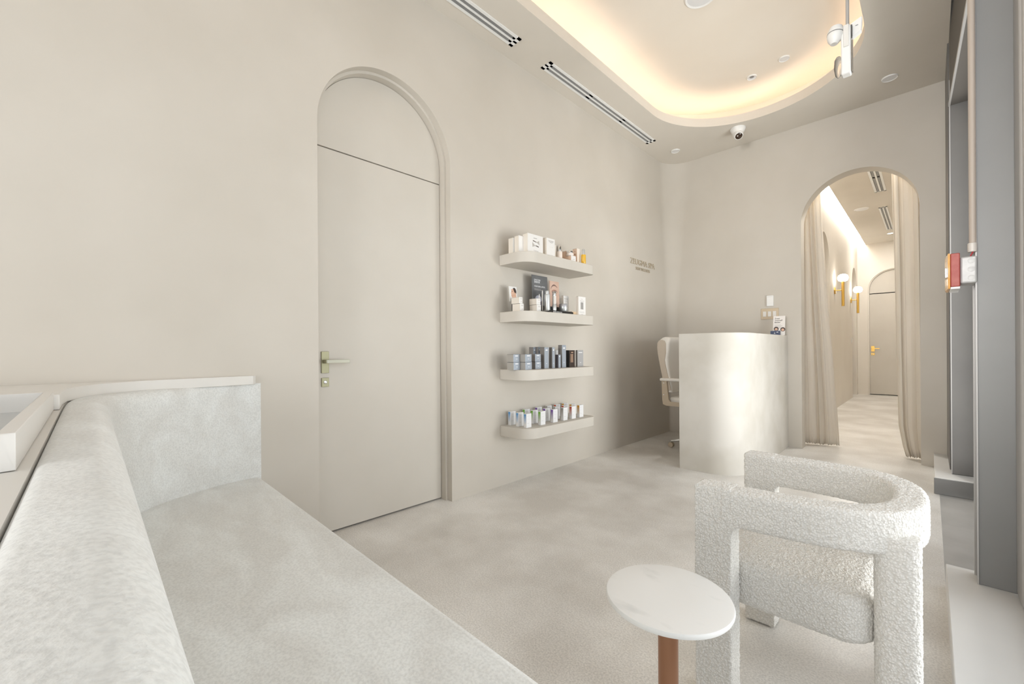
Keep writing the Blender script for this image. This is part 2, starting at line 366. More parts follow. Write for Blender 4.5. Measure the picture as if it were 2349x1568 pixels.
ceil_strip(mb, s0, (XL-0.02, -3.3, 0.112, YF+0.02), H)
s1 = stadium(0.028); s2 = stadium(0.26)
mb.rings([[(x, y, H) for x, y in s0], [(x, y, H+0.085) for x, y in s0], [(x, y, H+0.085) for x, y in s1], [(x, y, H+0.03) for x, y in s1], [(x, y, H+0.03) for x, y in s2], [(x, y, H+0.27) for x, y in s2]])
struct(build('ceiling', mb, M_CEIL, smooth=False), 'beige plaster ceiling with a stadium shaped recess')
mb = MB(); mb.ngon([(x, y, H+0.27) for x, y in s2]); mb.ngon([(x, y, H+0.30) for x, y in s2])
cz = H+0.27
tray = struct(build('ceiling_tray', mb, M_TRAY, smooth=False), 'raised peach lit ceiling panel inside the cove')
a1 = stadium(0.075); a2 = stadium(0.095)
mb = MB(); mb.rings([[(x, y, H+0.032) for x, y in a1], [(x, y, H+0.050) for x, y in a1], [(x, y, H+0.050) for x, y in a2], [(x, y, H+0.032) for x, y in a2], [(x, y, H+0.032) for x, y in a1]])
tag(build('led_strip', mb, M_LED), 'warm glowing strip light hidden around the ceiling cove', 'strip light')
mb = MB(); mb.box(XL-0.2, -3.4, 3.75, 0.5, 5.5, 3.85); struct(build('ceiling_slab', mb, M_BLACK, smooth=False))

# ------------------------------------------------------------------ corridor behind the arch
CX, CY, CH = -1.15, 12.2, 3.33
mb = MB(); PC = lambda u, z, d: (CX-d, u, z)
arch_wall(mb, YF+0.15, CY, 3.6, [(8.04, 0.44, 2.40), (11.65, 0.37, 2.40)], PC)
for c, r in ((8.04, 0.44), (11.65, 0.37)): arch_reveal(mb, c, r, 2.40, 0, 0.12, PC)
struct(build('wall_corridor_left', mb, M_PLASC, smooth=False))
for i, (c, r) in enumerate(((8.04, 0.44), (11.65, 0.37))):
    dd = sempty('door_%d' % (2+i), (CX-0.12, c, 0), 'dim arched doorway recess in the corridor wall, %s' % ('nearer' if i == 0 else 'farther'))
    mb = MB(); mb.box(CX-0.16, c-r, 0.01, CX-0.12, c+r, 2.21); build('door_leaf', mb, M_DOOR, dd)
    mb = MB(); p = [(c-r, 2.22)]+arch_pts(c, r, 2.40)+[(c+r, 2.22)]
    mb.rings([[(CX-0.12, u, z) for u, z in p], [(CX-0.16, u, z) for u, z in p]], True, True, True); build('transom_panel', mb, M_DOOR, dd)
mb = MB(); PB = lambda u, z, d: (u, CY+d, z)
arch_wall(mb, CX-0.02, 0.10, 3.6, [(-0.53, 0.44, 2.31)], PB)
arch_reveal(mb, -0.53, 0.44, 2.31, 0, 0.03, PB); arch_reveal(mb, -0.53, 0.44, 2.31, 0.03, 0.032, PB, 0.42); arch_reveal(mb, -0.53, 0.42, 2.31, 0.032, 0.08, PB)
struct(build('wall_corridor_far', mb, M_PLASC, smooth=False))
dd = sempty('door_4', (-0.53, CY+0.07, 0), 'arched beige door with gold lever at the end of the corridor')
mb = MB(); mb.box(-0.948, CY+0.06, 0.015, -0.112, CY+0.11, 2.225); build('door_leaf', mb, M_DOOR, dd)
mb = MB(); p = [(-0.948, 2.245)]+arch_pts(-0.53, 0.418, 2.31)+[(-0.112, 2.245)]
mb.rings([[(u, CY+0.06, z) for u, z in p], [(u, CY+0.11, z) for u, z in p]], True, True, True); build('transom_panel', mb, M_DOOR, dd)
mb = MB(); mb.box(-1.0, CY+0.12, 0, -0.06, CY+0.14, 2.8); build('door_shadow_gap', mb, M_BLACK, dd)
door_handle(dd, -0.925, CY+0.06, 1.02, 0, (M_GOLD, M_GOLD), w=0.06)
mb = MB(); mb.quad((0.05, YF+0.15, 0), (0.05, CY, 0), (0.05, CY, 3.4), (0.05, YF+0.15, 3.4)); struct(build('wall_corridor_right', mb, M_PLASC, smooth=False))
mb = MB(); mb.box(-1.0, YF+0.15, CH, 0.08, CY, CH+0.05); mb.box(CX-0.02, YF+0.15, 3.52, -0.7, CY, 3.57)
struct(build('ceiling_corridor', mb, M_CEIL, smooth=False))
mb = MB(); mb.box(-1.135, YF+0.2, 3.495, -1.03, CY-0.1, 3.515)
tag(build('led_strip', mb, M_LEDW), 'white glowing strip light in the slot along the corridor ceiling', 'strip light')

# linear slot diffusers
def slot_vent(x0, x1, y0, y1, z, label, breaks, group):
    e = thing('slot_diffuser', ((x0+x1)/2, (y0+y1)/2, z), label, 'air vent', group)
    w = x1-x0; mb = MB(); r = [(x0, x0+w*0.20), (x0+w*0.42, x0+w*0.58), (x0+w*0.80, x1)]
    for a, b in r: mb.box(a, y0, z-0.004, b, y1, z+0.004)
    mb.box(x0, y0, z-0.004, x1, y0+0.035, z+0.004); mb.box(x0, y1-0.035, z-0.004, x1, y1, z+0.004)
    build('frame', mb, M_GRILLE, e)
    for a, b in ((r[0][1], r[1][0]), (r[1][1], r[2][0])):
        mb = MB(); mb.box(a, y0+0.03, z+0.001, b, y1-0.03, z+0.0035); build('slot', mb, M_BLACK, e)
        cuts = [0.0]+breaks+[1.0]; L = y1-y0-0.07
        for c0, c1 in zip(cuts[:-1], cuts[1:]):
            mb = MB(); mb.box(a+0.15*(b-a), y0+0.035+c0*L+0.028, z-0.0035, b-0.12*(b-a), y0+0.035+c1*L-0.028, z+0.0005); build('blade', mb, M_BLADE, e)
slot_vent(-2.24, -2.135, 0.45, 2.268, H-0.001, 'white twin slot ceiling vent above the arched door, nearer of the two', [0.33, 0.66], 'slot vents in the front ceiling')
slot_vent(-2.24, -2.137, 2.606, 4.424, H-0.001, 'white twin slot ceiling vent above the product shelves, running to the corner', [0.33, 0.66], 'slot vents in the front ceiling')
slot_vent(-0.565, -0.435, 6.7, 8.18, CH-0.001, 'small white twin slot vent in the corridor ceiling just past the arch', [0.5], 'slot vents in the corridor ceiling')
slot_vent(-0.585, -0.478, 9.10, 10.95, CH-0.001, 'small white twin slot vent farther down the corridor ceiling', [0.5], 'slot vents in the corridor ceiling')

# ceiling fittings
def disc(name, x, y, z, r, label, cat, group=None, m=M_SPOT, hole=False):
    e = thing(name, (x, y, z), label, cat, group)
    mb = MB(); mb.rev([(r*0.8, -0.004), (r*0.93, -0.010), (r, -0.004), (r, 0.0)], (x, y, z), 36, cap=False); build('trim_ring', mb, M_WHITE, e)
    mb = MB()
    if hole: mb.rev([(r*0.80, -0.005), (r*0.52, -0.004), (r*0.40, 0.001)], (x, y, z), 32, cap=False); build('lens', mb, m, e); mb = MB(); mb.rev([(r*0.42, -0.0018), (r*0.42, -0.001)], (x, y, z), 24); build('aperture', mb, M_BLADE, e)
    else: mb.rev([(r*0.82, -0.005), (r*0.4, -0.007), (0.001, -0.0075)], (x, y, z), 32, cap=False); build('lens', mb, m, e)
disc('downlight', -2.087, 4.815, H, 0.050, 'small round white downlight in the ceiling corner, lowest in view', 'ceiling light', 'round ceiling fittings')
disc('downlight', -0.232, 4.828, H, 0.055, 'round white downlight in the ceiling near the grey shop front', 'ceiling light', 'round ceiling fittings')
disc('ceiling_speaker', -1.172, 3.155, cz, 0.112, 'large round grey ceiling speaker inside the glowing cove', 'speaker')
disc('downlight', -0.905, 4.36, cz, 0.043, 'flat round white fitting inside the cove, nearer the shop front', 'ceiling light', 'round cove fittings')
disc('downlight', -1.185, 4.44, cz, 0.043, 'round white fitting with dark centre inside the cove', 'ceiling light', 'round cove fittings', hole=True)
disc('smoke_detector', -0.787, 8.98, CH, 0.10, 'white disc smoke detector on the corridor ceiling', 'smoke detector')
disc('downlight', -0.55, 11.3, CH, 0.05, 'tiny lit downlight at the far end of the corridor ceiling', 'ceiling light', m=M_GLOBE)
# turret security camera
e = thing('security_camera', (-1.415, 4.80, H), 'white turret security camera with dark lens under the far ceiling', 'security camera')
mb = MB(); mb.rev([(0.072, 0), (0.072, -0.012), (0.062, -0.035), (0.050, -0.048)], (-1.415, 4.80, H), 36); build('base', mb, M_WHITE, e)
ax = Vector((0.33, -0.55, -0.76)).normalized(); ctr = Vector((-1.415, 4.80, H-0.055))
a_ = ax.orthogonal().normalized(); b__ = ax.cross(a_)
def axrings(prof, c=ctr, n=28): return [[tuple(c+ax*h+r*(math.cos(2*PI*j/n)*a_+math.sin(2*PI*j/n)*b__)) for j in range(n)] for r, h in prof]
mb = MB(); mb.rings(axrings([(0.02, -0.046), (0.042, -0.028), (0.05, 0.0), (0.047, 0.03), (0.040, 0.05), (0.037, 0.052)]), True, True, True); eb = build('eyeball', mb, M_WHITE, e)
mb = MB(); mb.rings(axrings([(0.034, 0.0525), (0.030, 0.056), (0.012, 0.058)]), True, True, True); build('lens', mb, M_LENS, e)
mb = MB(); mb.rings(axrings([(0.006, 0.0585), (0.005, 0.060)], ctr+a_*0.014), True, True, True); build('infrared_led', mb, M_WHITE, e)

# hanging emergency sign seen edge on
e = thing('emergency_exit_light', (-0.274, 2.6, 2.70), 'white edge-on hanging emergency light with two lamp heads near the shop front', 'emergency light')
mb = MB(); mb.rev([(0.007, 2.60), (0.007, H)], (-0.276, 2.6, 0), 14); mb.rev([(0.05, H-0.012), (0.06, H-0.001)], (-0.276, 2.6, 0), 24); build('stem', mb, M_GREYE, e)
mb = MB(); mb.box(-0.300, 2.58, 2.372, -0.262, 2.625, 2.605); build('housing', mb, M_WHITE, e, bevel=0.006)
mb = MB(); mb.box(-0.2615, 2.585, 2.38, -0.2565, 2.62, 2.60); build('face_panel', mb, M_CLEAR, e, bevel=0.002)
mb = MB(); mb.box(-0.290, 2.574, 2.50, -0.268, 2.582, 2.605); hb = build('end_cap', mb, M_WHITE2, e, bevel=0.003)
for s_, y_ in ((-1, 2.59), (1, 2.70)):
    ax = Vector((-0.1, -0.12, -1.0)).normalized() if s_ < 0 else Vector((0.75, -0.2, -0.55)).normalized()
    a_ = ax.orthogonal().normalized(); b__ = ax.cross(a_)
    c_ = Vector((-0.322, y_, 2.585)) if s_ < 0 else Vector((-0.243, y_-0.08, 2.60))
    if s_ < 0: mb = MB(); mb.rings(axrings([(0.012, -0.042), (0.026, -0.034), (0.033, -0.012), (0.033, 0.010), (0.027, 0.030), (0.014, 0.048)], c_), True, True, True)
    else: mb = MB(); mb.rings([[(-0.262, 2.60, 2.545), (-0.225, 2.60, 2.565), (-0.222, 2.60, 2.628), (-0.262, 2.60, 2.612)], [(-0.262, 2.63, 2.545), (-0.225, 2.63, 2.565), (-0.222, 2.63, 2.628), (-0.262, 2.63, 2.612)]], True, True, True)
    hd = build('lamp_head', mb, M_WHITE, e)
    mb = MB(); (mb.rings(axrings([(0.0335, -0.004), (0.0340, 0.0)], c_), True, True, True) if s_ < 0 else mb.box(-0.246, 2.5985, 2.592, -0.236, 2.6005, 2.595)); build('seam_line', mb, M_BLADE, hd, org=hd.matrix_world.translation)
mb = MB(); mb.rev([(0.004, 2.372), (0.012, 2.385), (0.018, 2.42), (0.016, 2.46), (0.008, 2.475)], (-0.312, 2.60, 0), 20); build('bulb_diffuser', mb, M_CLEAR, e)

# ------------------------------------------------------------------ shop front on the right
w1 = sempty('window_1', (0.2, 0.5, 0), 'grey metal shop front frame at the right edge')
mb = MB(); mb.box(0.135, 2.505, 0.10, 0.245, 2.60, 3.75); fr = build('window_frame', mb, M_GREYM, w1, bevel=0.002)
mb = MB(); mb.box(0.128, 2.596, 0.10, 0.136, 2.612, 3.75); mb.box(0.1305, 2.500, 0.10, 0.1355, 2.506, 3.75); build('edge_trim', mb, M_GREYE, w1)
mb = MB(); mb.box(0.232, 2.36, 0.10, 0.30, 2.505, 3.75); mb.box(0.238, 2.33, 0.1, 0.29, 2.36, 3.75); build('mullion', mb, M_GREYE, w1, bevel=0.012, seg=3)
mb = MB(); mb.box(0.25, -3.3, 0.10, 0.31, 2.36, 0.18); mb.box(0.25, -3.3, 3.0, 0.31, 2.36, 3.75); mb.box(0.25, 0.2, 0.18, 0.31, 0.28, 3.0); mb.box(0.25, -3.3, 0.18, 0.31, -3.2, 3.0); build('rail', mb, M_GREYM, w1)
mb = MB(); mb.box(0.275, -3.2, 0.18, 0.285, 0.2, 3.0); mb.box(0.275, 0.28, 0.18, 0.285, 2.36, 3.0); build('pane', mb, M_GLASS, w1)
w2 = sempty('window_2', (0.2, 4.9, 0), 'grey metal jamb of the shop front door beside the far wall')
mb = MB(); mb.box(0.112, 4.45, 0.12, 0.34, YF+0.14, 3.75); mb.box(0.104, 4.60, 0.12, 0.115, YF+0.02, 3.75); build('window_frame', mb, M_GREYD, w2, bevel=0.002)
mb = MB(); mb.box(0.108, 4.444, 0.12, 0.1135, 4.455, 3.0); build('edge_trim', mb, M_GREYE, w2)
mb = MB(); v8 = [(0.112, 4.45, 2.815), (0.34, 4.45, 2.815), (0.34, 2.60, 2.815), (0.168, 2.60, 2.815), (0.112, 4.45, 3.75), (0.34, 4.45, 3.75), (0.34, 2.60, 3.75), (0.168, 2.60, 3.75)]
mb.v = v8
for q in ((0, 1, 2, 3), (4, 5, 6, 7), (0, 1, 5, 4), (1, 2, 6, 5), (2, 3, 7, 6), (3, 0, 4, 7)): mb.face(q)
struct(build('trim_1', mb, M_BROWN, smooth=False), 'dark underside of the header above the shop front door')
mb = MB(); mb.v = [(0.104, 4.452, 2.81), (0.114, 4.452, 2.81), (0.170, 2.60, 2.81), (0.158, 2.60, 2.81), (0.104, 4.452, 2.835), (0.114, 4.452, 2.835), (0.170, 2.60, 2.835), (0.158, 2.60, 2.835)]
for q in ((0, 1, 2, 3), (4, 5, 6, 7), (0, 1, 5, 4), (1, 2, 6, 5), (2, 3, 7, 6), (3, 0, 4, 7)): mb.face(q)
struct(build('trim_2', mb, M_GREYE, smooth=False))
mb = MB(); mb.box(0.045, -3.3, -0.02, 0.62, 2.645, 0.10); struct(build('trim_3', mb, M_GREYL, bevel=0.003), 'pale grey painted sill under the near shop front window')
mb = MB(); mb.box(0.021, 4.27, -0.02, 0.42, YF, 0.118); struct(build('trim_4', mb, M_GREYL, bevel=0.003), 'grey painted sill block against the far wall')
mb = MB(); mb.box(0.017, 4.262, 0.0, 0.42, 4.272, 0.112); struct(build('trim_5', mb, M_GREYM, bevel=0.002))
mb = MB(); mb.box(0.045, 2.6, -0.12, 0.6, 4.4, -0.001); struct(build('floor_threshold', mb, mat('threshold_grey', (0.36, 0.355, 0.345), 0.4, c2=(0.44, 0.435, 0.425), scale=4), smooth=False))
d5 = sempty('door_5', (0.36, 3.5, 0), 'glazed shop front door')
mb = MB(); mb.box(0.34, 2.62, 0.02, 0.39, 2.74, 2.80); mb.box(0.34, 4.32, 0.02, 0.39, 4.44, 2.80); mb.box(0.34, 2.74, 0.02, 0.39, 4.32, 0.22); mb.box(0.34, 2.74, 2.68, 0.39, 4.32, 2.80); build('door_frame', mb, M_GREYM, d5)
mb = MB(); mb.box(0.36, 2.74, 0.22, 0.37, 4.32, 2.68); build('pane', mb, M_GLASS, d5)
mb = MB(); mb.box(0.62, -6, -0.14, 9, 12, -0.06); struct(build('floor_pavement', mb, mat('pavement', (0.66, 0.65, 0.62), 0.8, c2=(0.72, 0.71, 0.68), scale=2), smooth=False))

# conduit pipe, junction box, alarm
e = thing('conduit_pipe', (0.124, 2.49, 1.43), 'taupe vertical conduit pipe strapped to the grey post', 'pipe')
mb = MB(); mb.rev([(0.0105, 1.46), (0.0105, 3.75)], (0.1235, 2.489, 0), 24); build('tube', mb, M_CONDUIT, e)
mb = MB(); mb.rev([(0.0125, 1.428), (0.0135, 1.432), (0.0135, 1.462), (0.011, 1.464)], (0.1225, 2.488, 0), 24); build('coupling', mb, mat('coupling_white', (0.6, 0.56, 0.52), 0.4), e)
mb = MB(); mb.rev([(0.0118, 2.535), (0.0128, 2.537), (0.0128, 2.552), (0.0118, 2.554)], (0.1235, 2.489, 0), 24); mb.box(0.134, 2.482, 2.538, 0.140, 2.503, 2.556); build('strap', mb, M_CHROME, e)
mb = MB(); mb.tube([(0.126, 2.488, 1.432), (0.122, 2.486, 1.424), (0.117, 2.488, 1.412)], 0.002, 8); build('wire', mb, M_REDW, e)
e = thing('junction_box', (0.113, 2.5, 1.30), 'grey metal junction box with three round knockouts on the shop front post', 'junction box')
mb = MB(); mb.box(0.088, 2.470, 1.304, 0.1345, 2.58, 1.410); build('body', mb, M_GALV, e, bevel=0.007, seg=3)
for i in range(3):
    mb = MB(); mb.rev([(0.0102, 0), (0.0102, -0.0008), (0.0092, -0.0012)], (0.1185, 2.4702, 1.3915-0.0335*i), 24, 'y'); build('knockout', mb, M_GALV, e)
e = thing('fire_alarm_strobe', (0.07, 2.5, 1.28), 'red fire alarm strobe with amber lens mounted on the junction box', 'alarm')
mb = MB(); mb.box(0.0605, 2.458, 1.292, 0.0875, 2.62, 1.4265); build('housing', mb, M_RED, e, bevel=0.003)
mb = MB(); mb.box(0.0605, 2.455, 1.2825, 0.0875, 2.62, 1.2915); build('base_lip', mb, M_WHITE, e, bevel=0.002)
mb = MB(); mb.prism([(0.060, 2.457), (0.060, 2.622), (0.050, 2.622), (0.0475, 2.60), (0.0535, 2.46)], 1.285, 1.428); am = build('lens', mb, M_AMBER, e, bevel=0.002)
mb = MB(); mb.box(0.0455, 2.50, 1.335, 0.0525, 2.56, 1.375); build('strobe_window', mb, M_CHROME, am, org=am.matrix_world.translation, bevel=0.002)

# ------------------------------------------------------------------ bench (banquette)
pin = [(-2.349, 0.595), (-2.346, 0.50), (-2.325, 0.40), (-2.285, 0.30), (-2.235, 0.21), (-2.17, 0.14), (-2.09, 0.085), (-1.99, 0.055), (-1.88, 0.045), (-1.6, 0.043), (-1.2, 0.043), (-0.8, 0.043), (-0.4, 0.043), (-0.12, 0.043)]
pout = [(-2.3495, 0.596), (-2.3494, 0.47), (-2.349, 0.34), (-2.335, 0.21), (-2.295, 0.10), (-2.225, 0.02), (-2.13, -0.030), (-2.01, -0.052), (-1.89, -0.057), (-1.6, -0.058), (-1.2, -0.058), (-0.8, -0.058), (-0.4, -0.058), (-0.12, -0.058)]
def dens(p, n=5):
    out = []
    for i in range(len(p)-1):
        p0 = Vector(p[max(i-1, 0)]); p1 = Vector(p[i]); p2 = Vector(p[i+1]); p3 = Vector(p[min(i+2, len(p)-1)])
        for k in range(n):
            t = k/n; out.append(0.5*((2*p1)+(p2-p0)*t+(2*p0-5*p1+4*p2-p3)*t*t+(3*p1-p0-3*p2+p3)*t**3))
    out.append(Vector(p[-1])); return out
pin, pout = dens(pin), dens(pout)
bench = thing('banquette_bench', (-1.2, 0.25, 0), 'pale grey green curved upholstered bench against the left wall', 'bench')
mb = MB(); rings = []
for a, b in zip(pin, pout):
    d = (b-a); L = d.length; n_ = d/L if L > 1e-6 else Vector((-1, 0)); r = min(0.045, L*0.48)
    ring = [(a.x, a.y, 0.36), (a.x-n_.x*0.012*min(1, L/0.1), a.y-n_.y*0.012*min(1, L/0.1), 0.62)]
    for k in range(7):
        th = PI/2*k/6; ring.append((a.x+n_.x*r*(1-math.cos(th)), a.y+n_.y*r*(1-math.cos(th)), 0.893-r+r*math.sin(th)))
    for k in range(7):
        th = PI/2*(1-k/6); ro = r*0.4; ring.append((b.x-n_.x*ro*(1-math.cos(th)), b.y-n_.y*ro*(1-math.cos(th)), 0.893-ro+ro*math.sin(th)))
    ring.append((b.x, b.y, 0.36)); rings.append(ring)
mb.rings(rings, True, True, True); build('backrest', mb, M_VELV, bench, org=(0, 0, 0), ang=60)
seat = [(p.x, p.y) for p in pin]+[(-0.12, 0.575), (-0.14, 0.595), (-2.30, 0.595)]
mb = MB(); 
def inset_seat(z, e): return [(x, min(y, 0.597-e), z) for x, y in seat]
mb.rings([inset_seat(0.30, 0.0), inset_seat(0.405, 0.0), inset_seat(0.420, 0.004), inset_seat(0.428, 0.011), inset_seat(0.431, 0.022)], True, True, True)
build('seat', mb, M_VELV, bench, org=(0, 0, 0), ang=60)
mb = MB(); mb.prism([(p.x, p.y) for p in pin]+[(-0.12, 0.57), (-2.349, 0.57)], 0.0, 0.30); build('plinth', mb, M_WHITE2, bench, org=(0, 0, 0))
# counter behind the bench with a raised open trough
mb = MB(); mb.prism([(p.x-0.0005, p.y-0.0008) for p in pout if p.y < 0.32 or p.x > -2.34]+[(-0.12, -1.6), (-2.349, -1.6)], 0.0, 0.888)
tag(build('back_counter', mb, M_WHITE2, smooth=False), 'white painted counter top behind the curved bench back', 'counter')
mb = MB(); mb.prism([(-2.349, -1.6), (-2.349, 0.575), (-2.335, 0.56), (-2.30, 0.16), (-2.22, 0.035), (-2.12, -0.018), (-2.0, -0.053), (-1.88, -0.060), (-1.742, -0.0605), (-1.742, -1.6)], 0.889, 0.932)
struct(build('trim_6', mb, M_WHITE2, bevel=0.002), 'pale raised ledge strip along the left wall behind the bench')
e = thing('open_trough', (-1.3, -0.35, 0.889), 'white open box trough standing on the counter behind the bench', 'box')
mb = MB(); x0, x1, y0, y1, z0, z1 = -1.738, -0.888, -0.62, -0.072, 0.889, 0.941
mb.box(x0, y1-0.018, z0, x1, y1, z1); mb.box(x0, y0, z0, x1, y0+0.018, z1); mb.box(x1-0.032, y0+0.018, z0, x1, y1-0.018, z1); mb.box(x0, y0+0.018, z0, x0+0.018, y1-0.018, z1)
build('rim', mb, M_WHITE2, e, bevel=0.001)
mb = MB(); mb.box(x0+0.018, y0+0.018, z0, x1-0.032, y1-0.018, z0+0.004); build('tray_floor', mb, mat('pale_blue_grey', (0.50, 0.52, 0.53), 0.5), e)
mb = MB(); mb.tube([(-0.96, -0.125, 0.9), (-1.00, -0.16, 0.935), (-1.05, -0.2, 0.94)], 0.008, 10); tag(build('wood_stick', mb, mat('olive_wood', (0.25, 0.2, 0.1), 0.5)), 'olive brown stick lying inside the white open trough', 'stick')

# ------------------------------------------------------------------ boucle armchair
TEX = bpy.data.textures.new('boucle_lumps', 'VORONOI'); TEX.noise_scale = 0.0085; TEX.distance_metric = 'DISTANCE'
def fuzzy(o, vox=0.0034, st=-0.0040):
    rm = o.modifiers.new('remesh', 'REMESH'); rm.mode = 'VOXEL'; rm.voxel_size = vox; rm.use_smooth_shade = True
    sm = o.modifiers.new('smooth', 'SMOOTH'); sm.iterations = 4; sm.factor = 0.5
    dp = o.modifiers.new('displace', 'DISPLACE'); dp.texture = TEX; dp.strength = st; dp.mid_level = 0.5; dp.texture_coords = 'GLOBAL'
ch = thing('boucle_armchair', (-0.25, 1.57, 0), 'white boucle armchair with curved back on thick legs', 'armchair')
cl = dens([(-0.440, 1.331), (-0.38, 1.338), (-0.25, 1.355), (-0.155, 1.382), (-0.09, 1.425), (-0.052, 1.49), (-0.040, 1.56), (-0.042, 1.65), (-0.060, 1.73), (-0.105, 1.795), (-0.175, 1.83), (-0.30, 1.840), (-0.40, 1.836), (-0.445, 1.834)], 6)
def band(cl, hw, z0, z1, rc):
    rings = []
    for i, p in enumerate(cl):
        d = (cl[min(i+1, len(cl)-1)]-cl[max(i-1, 0)]).normalized(); n_ = Vector((-d.y, d.x))
        prof = []
        for cx_, cz_, a0 in ((hw-rc, z1-rc, 0), (-(hw-rc), z1-rc, PI/2), (-(hw-rc), z0+rc, PI), (hw-rc, z0+rc, 1.5*PI)):
            for k in range(5):
                a = a0+PI/2*k/4; prof.append((cx_+rc*math.cos(a), cz_+rc*math.sin(a)))
        rings.append([(p.x+n_.x*s_, p.y+n_.y*s_, z) for s_, z in prof])
    return rings
mb = MB(); mb.rings(band(cl, 0.0375, 0.533, 0.641, 0.014), True, True, True)
fuzzy(build('back_and_arm_band', mb, M_BOUC, ch))
def leg_prof(xf):      # side profile with a rounded inner corner under the arm
    p = [(xf, 0.0), (xf+0.10, 0.0), (xf+0.10, 0.495)]
    p += [(xf+0.10+0.035*(1-math.cos(a)), 0.495+0.045*math.sin(a)) for a in [PI/2*k/5 for k in range(1, 6)]]
    return p+[(xf+0.135, 0.545), (xf+0.10, 0.565), (xf+0.10, 0.6385), (xf, 0.6385)]
for xf, ya, yb, sl in ((-0.508, 1.2875, 1.3655, 0.10), (-0.515, 1.7915, 1.8695, 0.05)):
    mb = MB(); p = leg_prof(xf)
    mb.rings([[(x, ya+sl*(x-xf), z+0.004) for x, z in p], [(x, yb+sl*(x-xf), z+0.004) for x, z in p]], True, True, True)
    fuzzy(build('leg', mb, M_BOUC, ch, bevel=0.012, seg=3))
for cx_, cy_, an in ((-0.060, 1.425, -0.75), (-0.068, 1.765, 0.75)):
    mb = MB(); pr = [(0.045*math.copysign(abs(math.cos(a))**0.7, math.cos(a)), 0.040*math.copysign(abs(math.sin(a))**0.7, math.sin(a))) for a in [2*PI*k/28 for k in range(28)]]
    pr = [(cx_+x, cy_+y) for x, y in pr]
    mb.prism(pr, 0.004, 0.58); fuzzy(build('leg', mb, M_BOUC, ch))
rr = []
def rrect(x0, x1, y0, y1, r0, r1, z):
    p = []
    for cx_, cy_, r, a0 in ((x1-r1, y1-r1, r1, 0), (x0+r0, y1-r0, r0, PI/2), (x0+r0, y0+r0, r0, PI), (x1-r1, y0+r1, r1, 1.5*PI)):
        for k in range(7):
            a = a0+PI/2*k/6; p.append((cx_+r*math.cos(a), cy_+r*math.sin(a), z))
    return p
for e_, z in ((0.03, 0.268), (0.008, 0.276), (0.0, 0.292), (-0.002, 0.34), (0.0, 0.378), (0.010, 0.397), (0.032, 0.407), (0.09, 0.413)):
    rr.append(rrect(-0.500+e_, -0.100-e_, 1.385+e_, 1.800-e_, 0.03, 0.075, z))
mb = MB(); mb.rings(rr, True, True, True); fuzzy(build('seat', mb, M_BOUC, ch))
mb = MB(); mb.rings([rrect(-0.42, -0.20, 1.50, 1.70, 0.02, 0.05, 0.262), rrect(-0.42, -0.20, 1.50, 1.70, 0.02, 0.05, 0.29)], True, True, True); build('seat_base', mb, M_LEATH2, ch)

# ------------------------------------------------------------------ round side table
tx, ty = -0.457, 0.994
tb = thing('side_table', (tx, ty, 0), 'small round white marble side table on a copper pole', 'side table')
mb = MB(); mb.rev([(0.10, 0.4345), (0.140, 0.4350), (0.1455, 0.4375), (0.147, 0.441), (0.147, 0.4455), (0.1455, 0.4490), (0.142, 0.450), (0.05, 0.450)], (tx, ty, 0), 72); build('tabletop', mb, M_MARBLE, tb)
mb = MB(); mb.rev([(0.0235, 0.012), (0.0235, 0.4345)], (tx, ty, 0), 36); build('pole', mb, M_COPPER, tb)
mb = MB(); mb.rev([(0.11, 0.0), (0.11, 0.010), (0.105, 0.014), (0.03, 0.016)], (tx, ty, 0), 48); build('base', mb, M_MARBLE, tb)

# ------------------------------------------------------------------ reception desk
dk = thing('reception_desk', (-1.3, 4.2, 0), 'tall pale microcement reception desk with rounded corner', 'desk')
def desk_out(off):
    r = 0.27-off; x0, x1, y0 = -1.567, -1.066-off, 3.655+off
    return [(x0, y0)]+[(x1-r+r*math.cos(a), y0+r+r*math.sin(a)) for a in [-PI/2+PI/2*k/16 for k in range(17)]]+[(x1, YF-0.001)]
oo, ii = desk_out(0), desk_out(0.13)
poly = oo+ii[::-1]
mb = MB()
k = len(oo)
mb.rings([[(x, y, 0.0) for x, y in oo], [(x, y, 1.180) for x, y in oo]], False)
mb.rings([[(x, y, 0.0) for x, y in ii], [(x, y, 1.180) for x, y in ii]], False)
mb.rings([[(x, y, 1.180) for x, y in oo], [(x, y, 1.180) for x, y in ii]], False)
mb.quad((oo[0][0], oo[0][1], 0), (ii[0][0], ii[0][1], 0), (ii[0][0], ii[0][1], 1.18), (oo[0][0], oo[0][1], 1.18))
build('front_panel', mb, M_DESK, dk, org=(0, 0, 0), bevel=0.004)
mb = MB(); mb.prism([(-1.55, 3.80)]+[(x-0.003, y+0.003) for x, y in ii[1:]]+[(-1.66, YF-0.005), (-1.66, 4.5), (-1.55, 4.35)], 0.72, 0.755); build('worktop', mb, M_SHELF, dk)
